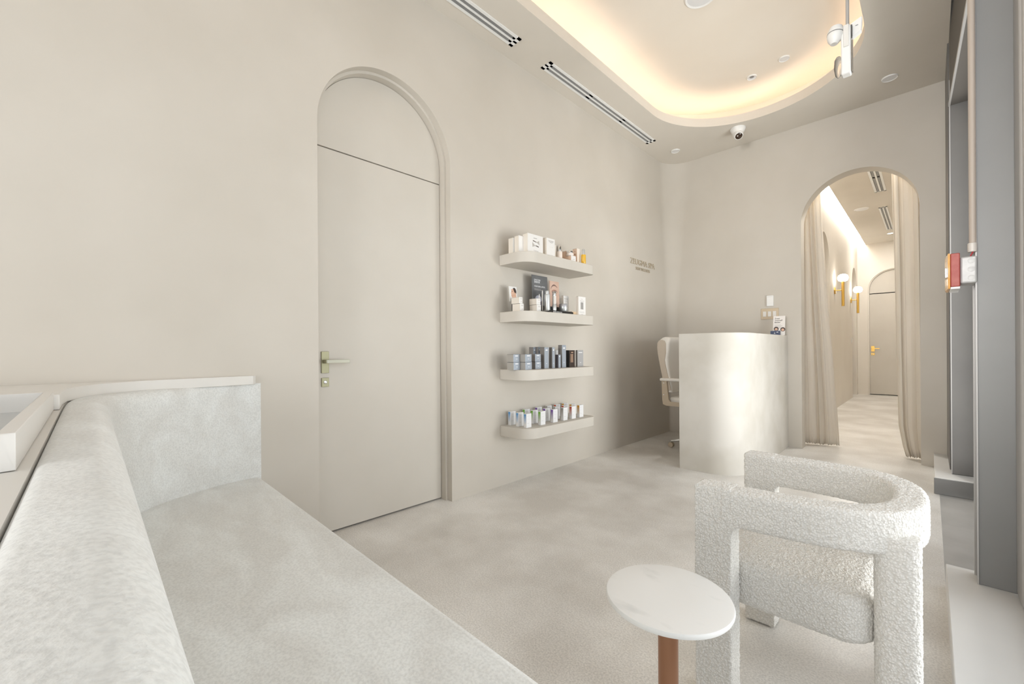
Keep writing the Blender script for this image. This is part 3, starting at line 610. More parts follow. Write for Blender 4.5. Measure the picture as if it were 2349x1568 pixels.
# leaflet and card box on the desk
e = thing('leaflet', (-1.12, 5.10, 1.181), 'white upright leaflet with printed text on top of the reception desk', 'leaflet')
def tilt(pts, y0, z0, k): return [(x, y0+(z-z0)*k, z) for x, z in pts]
mb = MB(); f = tilt([(-1.176, 1.182), (-1.066, 1.182), (-1.066, 1.385), (-1.174, 1.385)], 5.09, 1.182, 0.12)
mb.rings([f, [(x, y+0.002, z) for x, y, z in f]], True, True, True); build('card', mb, mat('leaflet_white', (0.80, 0.77, 0.74), 0.5), e)
M_INK = mat('dark_ink', (0.06, 0.055, 0.055), 0.6); M_INKG = mat('grey_ink', (0.45, 0.43, 0.42), 0.6); M_INKL = mat('light_grey_ink', (0.62, 0.60, 0.58), 0.6); M_INKW = mat('white_ink', (0.85, 0.86, 0.88), 0.5)
for i, s_ in enumerate(('Treat', 'Yourself', 'Better')):
    text('printed_text', s_, 0.021, M_INK, (-1.162, 5.1095-0.0026*i, 1.352-0.020*i), (PI/2-0.12, 0, 0), e)
for i, (w_, z_) in enumerate(((0.055, 1.292), (0.07, 1.280), (0.06, 1.270), (0.068, 1.260))):
    mb = MB(); mb.box(-1.160, 5.0885+(z_-1.182)*0.12, z_, -1.160+w_, 5.0895+(z_-1.182)*0.12, z_+0.0025); build('fine_print', mb, M_INKG, e)
M_SKIN = mat('printed_skin', (0.62, 0.38, 0.27), 0.5, c2=(0.74, 0.50, 0.38), scale=30); M_HAIR = mat('printed_hair', (0.05, 0.03, 0.025), 0.5)
for cx_, cz_, r_ in ((-1.145, 1.250, 0.022), (-1.085, 1.243, 0.022)):
    yb = 5.088+(cz_-1.182)*0.12
    mb = MB(); mb.rev([(r_, -0.0006), (r_, 0.0)], (cx_, yb, cz_), 20, 'y'); hp = build('printed_portrait', mb, M_HAIR, e)
    mb = MB(); mb.rev([(r_*0.62, -0.0012), (r_*0.62, -0.0006)], (cx_, yb, cz_-0.004), 20, 'y'); build('printed_face', mb, M_SKIN, hp, org=hp.matrix_world.translation)
e = thing('card_holder', (-1.135, 5.03, 1.181), 'navy blue card box in front of the leaflet on the desk', 'card box')
mb = MB(); mb.box(-1.181, 5.02, 1.181, -1.098, 5.06, 1.228); build('body', mb, mat('navy_card', (0.055, 0.075, 0.14), 0.5), e, bevel=0.002)
mb = MB(); mb.box(-1.15, 5.0188, 1.197, -1.135, 5.0199, 1.199); mb.box(-1.144, 5.0188, 1.199, -1.141, 5.0199, 1.212); mb.box(-1.125, 5.0188, 1.210, -1.110, 5.0199, 1.216); build('printed_mark', mb, M_INKW, e)

# desk chair
oc = thing('desk_chair', (-1.72, 4.42, 0), 'white leather swivel chair behind the reception desk', 'office chair')
rings = []
for z, xb, th in ((0.60, -1.955, 0.075), (0.68, -1.972, 0.085), (0.78, -1.99, 0.085), (0.88, -2.008, 0.088), (0.96, -2.022, 0.098), (1.04, -2.030, 0.118), (1.10, -2.032, 0.122), (1.14, -2.025, 0.115), (1.165, -2.005, 0.085), (1.172, -1.985, 0.04)):
    hw = 0.24 if z < 1.12 else 0.24-(z-1.12)*0.9
    p = []
    for cx_, cy_, a0 in ((xb+th-0.018, 4.46+hw-0.03, 0), (xb+0.018, 4.46+hw-0.03, PI/2), (xb+0.018, 4.46-hw+0.03, PI), (xb+th-0.018, 4.46-hw+0.03, 1.5*PI)):
        for k in range(5): a = a0+PI/2*k/4; p.append((cx_+0.018*math.cos(a), cy_+0.03*math.sin(a), z))
    rings.append(p)
mb = MB(); mb.rings(rings, True, True, True); bk = build('backrest', mb, M_LEATH, oc, ang=60)
prof = [(-1.945, 0.62), (-1.97, 0.70), (-1.992, 0.80), (-2.012, 0.90), (-2.030, 1.0), (-2.036, 1.06), (-2.033, 1.11), (-2.018, 1.135), (-1.985, 1.142), (-1.955, 1.132), (-1.942, 1.10), (-1.942, 1.0), (-1.955, 0.93), (-1.94, 0.85), (-1.915, 0.75), (-1.888, 0.62)]
mb = MB(); mb.rings([[(x, 4.212, z) for x, z in prof], [(x, 4.224, z) for x, z in prof]], True, True, True); build('side_panel', mb, M_LEATH2, oc, bevel=0.004)
mb = MB(); mb.box(-1.93, 4.24, 0.45, -1.45, 4.68, 0.55); build('seat', mb, M_LEATH, oc, bevel=0.03, seg=4)
for y_ in (4.175, 4.70):
    mb = MB(); mb.box(-1.995, y_, 0.715, -1.66, y_+0.06, 0.745); am = build('armrest', mb, M_LEATH, oc, bevel=0.012, seg=3)
    mb = MB(); mb.prism([(0, 0)], 0, 0) if False else None
    pr = [(-1.978, 0.715), (-1.972, 0.52), (-1.965, 0.475), (-1.93, 0.462), (-1.72, 0.462), (-1.72, 0.50), (-1.89, 0.505), (-1.905, 0.53), (-1.925, 0.715)]
    mb.rings([[(x, y_+0.015, z) for x, z in pr], [(x, y_+0.035, z) for x, z in pr]], True, True, True); build('bracket', mb, M_PLBG, am, org=am.matrix_world.translation)
    if y_ < 4.5:
        for z_ in (0.695, 0.575): mb = MB(); mb.rev([(0.006, 0), (0.005, -0.003)], (-1.955, y_+0.015, z_), 12, 'y'); build('bolt', mb, M_CHROME, am, org=am.matrix_world.translation)
mb = MB(); mb.rev([(0.028, 0.10), (0.028, 0.28), (0.018, 0.28), (0.018, 0.45)], (-1.72, 4.42, 0), 20); build('gas_column', mb, M_CHROME, oc)
for i in range(5):
    a = 2*PI*i/5+math.atan2(-0.06, -0.26); cx_, cy_ = -1.72+0.245*math.cos(a), 4.42+0.245*math.sin(a)
    mb = MB(); mb.tube([(-1.72, 4.42, 0.10), (-1.72+0.12*math.cos(a), 4.42+0.12*math.sin(a), 0.092), (cx_, cy_, 0.068)], 0.014, 10); lg = build('leg', mb, M_CHROME, oc)
    for s_ in (-1, 1):
        mb = MB(); mb.rev([(0.026, -0.009), (0.028, -0.006), (0.028, 0.006), (0.026, 0.009)], (cx_, cy_+s_*0.013, 0.0285), 20, 'y'); build('caster', mb, M_PLBG, lg, org=lg.matrix_world.translation)

# ------------------------------------------------------------------ plates on the far wall
e = thing('wall_sensor', (-1.227, YF, 1.505), 'small white wall device above the light switches', 'wall device')
mb = MB(); mb.box(-1.260, YF-0.018, 1.503, -1.194, YF, 1.620); build('body', mb, M_WHITE, e, bevel=0.005, seg=3)
mb = MB(); mb.box(-1.252, YF-0.0188, 1.604, -1.202, YF-0.0178, 1.606); build('slot', mb, M_INKG, e)
e = thing('light_switch_plate', (-1.23, YF, 1.365), 'beige three gang light switch plate on the far wall', 'light switch')
mb = MB(); mb.box(-1.317, YF-0.007, 1.362, -1.147, YF, 1.480); build('plate', mb, M_ALMOND, e, bevel=0.003)
for i in range(3):
    mb = MB(); mb.box(-1.296+i*0.047, YF-0.012, 1.391, -1.264+i*0.047, YF-0.006, 1.448); build('rocker', mb, M_WHITE2, e, bevel=0.002)
e = thing('light_switch', (CX, 11.12, 1.14), 'small white switch on the corridor wall below the farther sconce', 'light switch')
mb = MB(); mb.box(CX, 11.06, 1.13, CX+0.010, 11.17, 1.25); build('plate', mb, M_WHITE2, e, bevel=0.002)
mb = MB(); mb.box(CX+0.010, 11.10, 1.16, CX+0.016, 11.13, 1.22); build('rocker', mb, M_WHITE, e)

# sconces
def sconce(y, label):
    e = thing('wall_sconce', (CX, y, 2.0), label, 'wall light', 'brass corridor sconces')
    mb = MB(); mb.rev([(0.058, 0), (0.058, 0.014), (0.050, 0.018)], (CX, y, 2.02), 28, 'x'); build('backplate', mb, M_GOLD, e)
    mb = MB(); mb.tube([(CX+0.015, y, 2.02), (CX+0.115, y, 2.02)], 0.008, 10); build('arm', mb, M_GOLD, e)
    mb = MB(); mb.rev([(0.021, 1.75), (0.021, 2.165)], (CX+0.115, y, 0), 24); build('tube', mb, M_GOLD, e)
    mb = MB(); mb.rev([(0.032, 2.165), (0.060, 2.178), (0.075, 2.21), (0.075, 2.235), (0.062, 2.268), (0.035, 2.285), (0.005, 2.290)], (CX+0.115, y, 0), 32); build('globe', mb, M_GLOBE, e)
sconce(8.98, 'brass wall sconce with glowing globe on the corridor wall, nearer one')
sconce(11.05, 'brass wall sconce with glowing globe on the corridor wall, farther one')

# curtains
def curtain(edgeL, edgeR, ybase, nf, amp, label, ph=0.0, yb2=0.0):
    zs = [0.008+2.95*i/30 for i in range(31)]; n = 90; mb = MB(); fr = []
    def ip(tab, z):
        for (za, xa), (zb, xb) in zip(tab[:-1], tab[1:]):
            if z <= zb: t = (z-za)/(zb-za); t = max(0, t); return xa+(xb-xa)*t
        return tab[-1][1]
    for z in zs:
        xl, xr = ip(edgeL, z), ip(edgeR, z); row = []
        for j in range(n+1):
            t = j/n; w = amp*(0.55+0.45*math.sin(2.3*t*nf+1.1))
            ph2 = ph+0.25*math.sin(z*1.7+t*5)
            y = ybase+yb2*(1-z/3)*t+w*math.sin(2*PI*nf*t+ph2)+0.006*math.sin(9*z+7*t)*(1 if z < 0.4 else 0.3)
            x = xl+(xr-xl)*(t+0.012*math.sin(4*PI*nf*t+ph2))
            row.append((x, y, z+(0.012*math.sin(3*PI*nf*t)**2 if z < 0.05 else 0)))
        fr.append(row)
    mb.rings(fr, close=False)
    o = build('curtain', mb, M_LINEN, ang=80); sd = o.modifiers.new('solid', 'SOLIDIFY'); sd.thickness = 0.003
    return tag(o, label, 'curtain', 'linen curtains at the arch')
curtain([(0, -1.02), (3, -1.02)], [(0, -0.683), (0.36, -0.698), (1.03, -0.735), (1.5, -0.769), (2.28, -0.806), (2.7, -0.819), (3, -0.83)], 5.50, 5, 0.028, 'cream linen curtain gathered on the left side of the arch', yb2=0.10)
curtain([(0, -0.165), (0.1, -0.189), (0.3, -0.219), (1.03, -0.231), (1.87, -0.242), (2.7, -0.257), (3, -0.262)], [(0, 0.02), (3, 0.02)], 5.46, 4, 0.030, 'cream linen curtain gathered on the right side of the arch', 1.0)

# ------------------------------------------------------------------ wall sign
sg = thing('wall_sign', (XL, 4.51, 2.0), 'small raised beige lettering reading ZEUGMA SPA on the left wall', 'sign')
M_SIGN = mat('sign_taupe', (0.47, 0.41, 0.32), 0.6)
t1 = text('lettering', 'ZEUGMA SPA', 0.088, M_SIGN, (XL+0.004, 4.225, 2.003), FX, sg, depth=0.004)
t1.scale = (0.575/t1.dimensions.x, 1, 1) if t1.dimensions.x else (1, 1, 1)
t2 = text('tagline', 'SKIN WELLNESS', 0.047, M_SIGN, (XL+0.003, 4.345, 1.945), FX, sg, depth=0.003)
t2.scale = (0.335/t2.dimensions.x, 1, 1) if t2.dimensions.x else (1, 1, 1)

# ------------------------------------------------------------------ wall shelves
SH = (1.775, 1.337, 0.899, 0.466)
def shelf_poly():
    x1, y0, y1, r = -2.066, 2.228, 3.115, 0.10
    p = [(XL+0.0005, y0)]+[(x1-r*1.3+r*1.3*math.cos(a), y0+r*1.3+r*1.3*math.sin(a)) for a in [-PI/2+PI/2*k/10 for k in range(11)]]
    p += [(x1-0.055+0.055*math.cos(a), y1-0.055+0.055*math.sin(a)) for a in [PI/2*k/8 for k in range(9)]]+[(XL+0.0005, y1)]
    return p
mb = MB(); mb.prism(shelf_poly(), -0.079, 0.0); 
s0_ = build('wall_shelf', mb, M_SHELF, bevel=0.003)
for i, (z, lab) in enumerate(zip(SH, ('topmost rounded beige floating shelf holding white and peach skincare', 'second floating shelf from the top with posters and silver bottles', 'third floating shelf from the top with grey blue cartons', 'lowest floating shelf with white cartons edged in bright colours'))):
    o = s0_ if i == 0 else s0_.copy()
    if i: COL.objects.link(o)
    o.location = (0, 0, z); tag(o, lab, 'shelf', 'floating shelves on the left wall')

# ------------------------------------------------------------------ shelf goods
M_CART = mat('white_carton', (0.80, 0.795, 0.785), 0.45); M_CARTC = mat('cream_carton', (0.78, 0.73, 0.66), 0.5)
M_CARTB = mat('bright_carton', (0.80, 0.81, 0.83), 0.4)
M_PEACH = mat('peach_carton', (0.78, 0.60, 0.47), 0.45); M_SEAM = mat('seam_grey', (0.42, 0.40, 0.38), 0.6)
M_BLUEG = mat('blue_grey_front', (0.40, 0.45, 0.52), 0.35, metal=0.25); M_GRAP = mat('taupe_grey_side', (0.235, 0.222, 0.212), 0.5); M_GRAPL = mat('light_taupe_side', (0.40, 0.385, 0.36), 0.5)
M_SILV = mat('silver_bottle', (0.62, 0.64, 0.64), 0.3, metal=0.6); M_BLK = mat('gloss_black', (0.015, 0.015, 0.016), 0.3)
def carton(name, xf, y, w, d, h, z, mats, label, cat, group, seam=None, printf=None):
    """xf front plane (+X), y left edge; mats = (front+top, side)"""
    e = thing(name, (xf-d/2, y+w/2, z), label, cat, group)
    mb = MB(); n = 0
    mb.box(xf-d, y, z+0.0005, xf, y+w, z+h)
    mb.mi = [0, 0, 1, 0, 1, 0]
    build('carton_body', mb, [mats[0], mats[1]], e, smooth=False)
    mb = MB(); mb.box(xf-d+0.001, y-0.0006, z+h-0.0025, xf-0.001, y+0.0004, z+h-0.0012); mb.box(xf-d+0.001, y+0.001, z+h, xf-0.001, y+w-0.001, z+h+0.0008)
    build('lid_flap', mb, seam or M_SEAM, e, smooth=False)
    if printf:
        for (a0, a1, b0, b1) in printf[1]:
            mb = MB(); mb.box(xf, y+a0*w, z+b0*h, xf+0.0007, y+a1*w, z+b1*h); build('printed_line', mb, printf[0], e, smooth=False)
    return e
M_HAIR0 = mat('ink_brown', (0.06, 0.035, 0.025), 0.5); M_SILINK = mat('ink_silver', (0.50, 0.47, 0.44), 0.4)
z = SH[0]
G1 = 'goods on the topmost shelf'
carton('carton', -2.225, 2.252, 0.10, 0.045, 0.119, z, (M_CART, M_CARTC), 'leftmost and smallest of the plain white cartons on the topmost shelf', 'box', G1)
carton('carton', -2.176, 2.266, 0.10, 0.045, 0.130, z, (M_CART, M_CARTC), 'plain white carton left of the large box with brush pictures', 'box', G1)
e = carton('carton', -2.135, 2.320, 0.176, 0.052, 0.151, z, (M_CART, M_CARTC), 'large white square box printed with two spatula brushes', 'box', G1, printf=(M_INKG, [(0.38, 0.60, 0.80, 0.835), (0.36, 0.70, 0.20, 0.212), (0.42, 0.66, 0.16, 0.17)]))
X = -2.1343
for (pts) in ([(0.33, 0.66), (0.34, 0.70), (0.54, 0.655), (0.54, 0.625)], [(0.52, 0.44), (0.52, 0.475), (0.71, 0.44), (0.70, 0.395)]):
    mb = MB(); mb.rings([[(X, 2.32+a*0.176, z+b_*0.151) for a, b_ in pts], [(X+0.0008, 2.32+a*0.176, z+b_*0.151) for a, b_ in pts]], True, True, True)
    build('printed_handle', mb, M_HAIR0, e, smooth=False)
for (pts) in ([(0.54, 0.655), (0.62, 0.66), (0.73, 0.74), (0.76, 0.52), (0.62, 0.61), (0.54, 0.625)], [(0.52, 0.475), (0.44, 0.47), (0.30, 0.60), (0.31, 0.36), (0.44, 0.43), (0.52, 0.44)]):
    mb = MB(); mb.rings([[(X, 2.32+a*0.176, z+b_*0.151) for a, b_ in pts], [(X+0.0008, 2.32+a*0.176, z+b_*0.151) for a, b_ in pts]], True, True, True)
    build('printed_blade', mb, M_SILINK, e, smooth=False)
carton('carton', -2.125, 2.529, 0.101, 0.045, 0.152, z, (M_CART, M_CARTC), 'tall white carton with dark print beside the brush picture box', 'box', G1, printf=(M_INKG, [(0.2, 0.85, 0.86, 0.885), (0.28, 0.78, 0.81, 0.835), (0.42, 0.70, 0.77, 0.785), (0.42, 0.62, 0.02, 0.04), (0.30, 0.80, 0.55, 0.552)]))
carton('carton', -2.17, 2.655, 0.07, 0.055, 0.129, z, (M_CARTC, M_PEACH), 'peach carton behind the chrome capped white bottle', 'box', G1)
carton('carton', -2.20, 2.745, 0.055, 0.05, 0.108, z, (M_PEACH, M_PEACH), 'low peach carton between the white bottle and the small jar', 'box', G1)
carton('carton', -2.195, 2.865, 0.085, 0.05, 0.112, z, (M_PEACH, M_PEACH), 'wide peach carton behind the small jar on the topmost shelf', 'box', G1)
carton('carton', -2.125, 2.845, 0.066, 0.060, 0.061, z, (M_CART, M_PEACH), 'low square white fronted carton with a jar standing behind on it', 'box', G1, printf=(M_INKG, [(0.3, 0.75, 0.48, 0.53)]))
e = carton('carton', -2.15, 2.962, 0.048, 0.045, 0.143, z, (M_CARTC, M_PEACH), 'tall peach carton with dark symbols left of the amber oil bottle', 'box', G1)
mb = MB()
for a, s_ in ((0.84, 0.0035), (0.66, 0.005), (0.50, 0.002), (0.38, 0.002), (0.26, 0.0025)): mb.rev([(s_, -0.0008), (s_, 0)], (-2.172, 2.962, z+a*0.143), 10, 'y')
build('printed_symbols', mb, mat('ink_plum', (0.20, 0.12, 0.10), 0.5), e)
e = thing('serum_bottle', (-2.15, 2.722, z), 'white glass bottle with chrome cap on the topmost shelf', 'bottle', G1)
mb = MB(); mb.rev([(0.021, 0.001), (0.0225, 0.004), (0.0225, 0.072), (0.020, 0.076), (0.010, 0.078)], (-2.15, 2.722, z), 28); build('body', mb, mat('milk_glass', (0.80, 0.73, 0.67), 0.25), e)
mb = MB(); mb.rev([(0.014, 0.078), (0.014, 0.120), (0.013, 0.122)], (-2.15, 2.722, z), 28); build('cap', mb, M_CHROME, e)
e = thing('cream_jar', (-2.165, 2.862, z+0.062), 'small white jar with chrome lid standing on a low peach carton', 'jar', G1)
mb = MB(); mb.rev([(0.028, 0.0), (0.031, 0.003), (0.031, 0.022), (0.027, 0.025)], (-2.158, 2.872, z+0.062), 30); build('body', mb, mat('milk_white', (0.78, 0.73, 0.69), 0.3), e)
mb = MB(); mb.rev([(0.028, 0.025), (0.028, 0.039), (0.027, 0.041)], (-2.158, 2.872, z+0.062), 30); build('lid', mb, M_CHROME, e)
e = thing('oil_bottle', (-2.13, 3.022, z), 'amber yellow oil bottle with silver cap at the right end', 'bottle', G1)
mb = MB(); mb.rev([(0.019, 0.001), (0.0205, 0.004), (0.0205, 0.090), (0.019, 0.092), (0.010, 0.093)], (-2.125, 3.022, z), 28); build('body', mb, mat('amber_oil', (0.72, 0.42, 0.03), 0.15), e)
mb = MB(); mb.rev([(0.012, 0.093), (0.012, 0.138), (0.011, 0.140)], (-2.125, 3.022, z), 24); build('cap', mb, M_SILV, e)

z = SH[1]; G2 = 'goods on the second shelf'
def board(name, x, y0, y1, zb, zt, lean, m, label, cat, th=0.005):
    """upright board facing +X leaning back by lean"""
    e = thing(name, (x, (y0+y1)/2, zb), label, cat, G2)
    mb = MB(); mb.rings([[(x, y0, zb), (x, y1, zb), (x-lean, y1, zt), (x-lean, y0, zt)], [(x-th, y0, zb), (x-th, y1, zb), (x-lean-th, y1, zt), (x-lean-th, y0, zt)]], True, True, True)
    build('board', mb, m, e, smooth=False); return e
def onboard(e, name, polys, x, zb, zt, lean, m, off=0.0008):
    mb = MB()
    for p in polys:
        a = [(x-lean*(zz-zb)/(zt-zb)+off, yy, zz) for yy, zz in p]; mb.rings([a, [(q[0]-off, q[1], q[2]) for q in a]], True, True, True)
    build(name, mb, m, e, smooth=False)
def ell(cy, cz_, ry, rz, n=20, a0=0, a1=2*PI): return [(cy+ry*math.cos(a0+(a1-a0)*k/n), cz_+rz*math.sin(a0+(a1-a0)*k/n)) for k in range(n if a1-a0 > 6.2 else n+1)]
# portrait card
px_, pl = -2.262, 0.012
zf = lambda q: z+0.086+(q-0.115)*0.687
e = board('portrait_card', px_, 2.258, 2.340, z+0.080, z+0.198, pl, M_CART, 'white card with a dark haired face in profile on the second shelf', 'poster')
onboard(e, 'printed_hair', [ell(2.312, zf(0.222), 0.021, 0.030)], px_, z+0.08, z+0.198, pl, M_HAIR)
onboard(e, 'printed_face', [[(2.279, zf(0.245)), (2.300, zf(0.250)), (2.306, zf(0.225)), (2.316, zf(0.205)), (2.326, zf(0.212)), (2.328, zf(0.18)), (2.325, zf(0.12)), (2.292, zf(0.115)), (2.285, zf(0.150)), (2.276, zf(0.175)), (2.278, zf(0.195)), (2.272, zf(0.20)), (2.280, zf(0.225))]], px_, z+0.08, z+0.198, pl, M_SKIN, 0.0014)
onboard(e, 'printed_eye', [ell(2.286, zf(0.221), 0.006, 0.0022, 10)], px_, z+0.08, z+0.198, pl, M_HAIR, 0.002)
e = thing('card_stand', (-2.20, 2.25, z), 'small black stand under the portrait card', 'stand', G2)
mb = MB(); mb.prism([(-2.290, 2.264), (-2.236, 2.264), (-2.236, 2.35), (-2.290, 2.35)], z+0.0003, z+0.0028); mb.box(-2.252, 2.264, z, -2.244, 2.35, z+0.085); build('holder', mb, M_BLK, e)
def cream_box(x, y, w, d, zb, h, label):
    return carton('carton', x, y, w, d, h, zb, (M_CART, M_CARTC), label, 'box', G2, printf=(M_INKL, [(0.35, 0.85, 0.68, 0.80), (0.5, 0.8, 0.25, 0.33)]))
cream_box(-2.155, 2.254, 0.040, 0.080, z, 0.056, 'lower cream carton of the left stack in front of the portrait card')
cream_box(-2.160, 2.250, 0.036, 0.080, z+0.0575, 0.046, 'upper cream carton of the left stack in front of the portrait card')
cream_box(-2.128, 2.411, 0.048, 0.073, z, 0.056, 'lower cream carton of the stack in front of the grey poster')
cream_box(-2.130, 2.410, 0.046, 0.073, z+0.0575, 0.046, 'upper cream carton of the stack in front of the grey poster')
gx, gl_ = -2.262, 0.010
M_POST = mat('poster_grey', (0.13, 0.135, 0.14), 0.45, c2=(0.17, 0.175, 0.18), scale=8)
e = board('poster', gx, 2.517, 2.708, z+0.002, z+0.318, gl_, M_POST, 'dark grey skincare poster with white lettering and a jar', 'poster', 0.006)
for s_, sz, zz, sx_ in (('DOCTOR', 0.019, 0.273, 0.95), ('BABOR', 0.023, 0.255, 0.95), ('YOUR SKIN, LIFTED.', 0.0165, 0.222, 0.92)):
    tt = text('printed_text', s_, sz, M_INKW, (gx-gl_*zz/0.318+0.0008, 2.541, z+zz), FX, e, sx=sx_)
onboard(e, 'printed_lines', [[(2.541, z+0.205), (2.622, z+0.205), (2.622, z+0.208), (2.541, z+0.208)], [(2.541, z+0.196), (2.645, z+0.196), (2.645, z+0.199), (2.541, z+0.199)]], gx, z, z+0.318, gl_, M_INKG)
onboard(e, 'printed_jar', [[(2.547, z+0.02), (2.628, z+0.02), (2.630, z+0.10), (2.545, z+0.10)]], gx, z, z+0.318, gl_, mat('ink_violet', (0.16, 0.15, 0.20), 0.4))
onboard(e, 'printed_lid', [ell(2.588, z+0.125, 0.040, 0.030)], gx, z, z+0.318, gl_, mat('ink_lilac', (0.50, 0.52, 0.62), 0.4), 0.0014)
ex, el_ = -2.243, 0.010
M_SKP = mat('poster_skin', (0.62, 0.42, 0.33), 0.45, c2=(0.70, 0.51, 0.42), scale=9)
e = board('poster', ex, 2.716, 2.838, z+0.002, z+0.288, el_, M_SKP, 'pink skin toned poster showing a close-up eye', 'poster', 0.006)
brow = [(2.728+0.088*k/12, z+0.222+0.040*math.sin(PI*(k/12)**0.8*0.86)) for k in range(13)]
onboard(e, 'printed_eyebrow', [brow+[(a, b-0.004-0.013*math.sin(PI*k/12)*(1-0.5*k/12)) for k, (a, b) in list(enumerate(brow))[::-1]]], ex, z, z+0.288, el_, mat('ink_brow', (0.24, 0.15, 0.125), 0.5))
onboard(e, 'printed_eyelid', [ell(2.776, z+0.199, 0.038, 0.019)], ex, z, z+0.288, el_, mat('ink_lid', (0.42, 0.25, 0.19), 0.5))
onboard(e, 'printed_eye', [ell(2.778, z+0.196, 0.028, 0.010)], ex, z, z+0.288, el_, mat('ink_eye', (0.52, 0.42, 0.37), 0.5), 0.0014)
onboard(e, 'printed_iris', [ell(2.780, z+0.197, 0.011, 0.0105)], ex, z, z+0.288, el_, M_HAIR, 0.002)
onboard(e, 'printed_lips', [[(2.718, z+0.055), (2.734, z+0.065), (2.732, z+0.045), (2.718, z+0.035)]], ex, z, z+0.288, el_, mat('ink_lip', (0.50, 0.16, 0.12), 0.5), 0.0014)
e = thing('tester_tray', (-2.18, 2.7, z), 'black tester tray with white lettering on the second shelf', 'tray', G2)
mb = MB(); mb.box(-2.225, 2.552, z+0.0004, -2.122, 2.866, z+0.016); mb.box(-2.13, 2.552, z+0.016, -2.122, 2.866, z+0.024); build('base', mb, M_BLK, e, bevel=0.001)
mb = MB(); mb.box(-2.232, 2.500, z+0.0004, -2.222, 2.860, z+0.068); build('back_lip', mb, M_BLK, e, bevel=0.001)
mb = MB(); mb.box(-2.222, 2.546, z+0.016, -2.122, 2.551, z+0.022); build('steel_edge', mb, M_SILV, e)
text('printed_text', 'REFINE CELLULAR', 0.0135, M_INKW, (-2.1212, 2.600, z+0.008), FX, e, depth=0.0004, sx=1.05)
zt = z+0.0165
e = thing('silver_bottle', (-2.165, 2.575, zt), 'tall silver pump bottle, largest on the black tester tray', 'bottle', G2)
mb = MB(); mb.rev([(0.022, 0.0), (0.023, 0.003), (0.023, 0.125), (0.021, 0.134), (0.0145, 0.137)], (-2.160, 2.573, zt), 30); build('body', mb, M_SILV, e)
mb = MB(); mb.rev([(0.0155, 0.137), (0.0155, 0.160), (0.0145, 0.163)], (-2.160, 2.573, zt), 30); build('cap', mb, M_SILV, e)
for i, (yy, hh) in enumerate(((2.532, 0.095), (2.547, 0.125))):
    e = thing('tester_tube', (-2.20, yy, zt+0.045), ('short', 'tall')[i]+' slim white tester tube left of the tall silver bottle', 'tube', G2)
    mb = MB(); mb.rev([(0.0035, -0.040), (0.0045, -0.035), (0.0045, hh-0.02)], (-2.208+0.02*i, yy, zt+0.045), 14); build('barrel', mb, M_WHITE2, e)
    mb = MB(); mb.rev([(0.0048, hh-0.02), (0.0048, hh-0.004), (0.003, hh)], (-2.208+0.02*i, yy, zt+0.045), 14); build('tip', mb, M_CHROME, e)
e = thing('airless_bottle', (-2.155, 2.655, zt), 'slim white and silver bottle in front of the eye poster', 'bottle', G2)
mb = MB(); mb.rev([(0.0165, 0.0), (0.0175, 0.003), (0.0175, 0.050), (0.013, 0.058), (0.013, 0.062)], (-2.150, 2.650, zt), 26); build('body', mb, M_SILV, e)
mb = MB(); mb.rev([(0.0155, 0.062), (0.0155, 0.128)], (-2.150, 2.650, zt), 26); build('sleeve', mb, M_WHITE2, e)
mb = MB(); mb.rev([(0.015, 0.128), (0.015, 0.160), (0.013, 0.163)], (-2.150, 2.650, zt), 26); build('cap', mb, M_CHROME, e)
e = thing('cream_jar', (-2.17, 2.79, zt), 'wide silver grey jar right of the eye poster', 'jar', G2)
mb = MB(); mb.rev([(0.030, 0.0), (0.033, 0.010), (0.036, 0.014), (0.037, 0.044)], (-2.170, 2.793, zt+0.004), 32); build('body', mb, M_SILV, e)
mb = MB(); mb.rev([(0.038, 0.044), (0.038, 0.068), (0.036, 0.071)], (-2.170, 2.793, zt+0.004), 32); build('lid', mb, mat('silver_lid', (0.50, 0.50, 0.52), 0.3, metal=0.6), e)
carton('carton', -2.235, 2.880, 0.072, 0.022, 0.175, z, (M_CART, M_CARTC), 'slim white carton behind the silver grey jar', 'box', G2, printf=(M_INKG, [(0.15, 0.80, 0.84, 0.865), (0.2, 0.7, 0.74, 0.75)]))
carton('carton', -2.138, 2.870, 0.062, 0.060, 0.030, z+0.001, (mat('gold_carton', (0.72, 0.55, 0.36), 0.4), M_PEACH), 'low pale gold carton at the right end of the tester tray', 'box', G2)
e = carton('carton', -2.118, 2.934, 0.105, 0.024, 0.163, z, (M_CART, M_CARTC), 'white display carton with grey printed panel at the right end', 'box', G2, printf=(M_INKG, [(0.38, 0.58, 0.86, 0.88), (0.2, 0.8, 0.78, 0.795), (0.25, 0.75, 0.74, 0.75), (0.1, 0.8, 0.20, 0.21), (0.2, 0.8, 0.16, 0.17), (0.4, 0.6, 0.07, 0.085)]))
mb = MB(); mb.box(-2.118, 2.966, z+0.055, -2.1172, 3.005, z+0.115); build('printed_panel', mb, mat('print_grey', (0.33, 0.32, 0.31), 0.6), e)

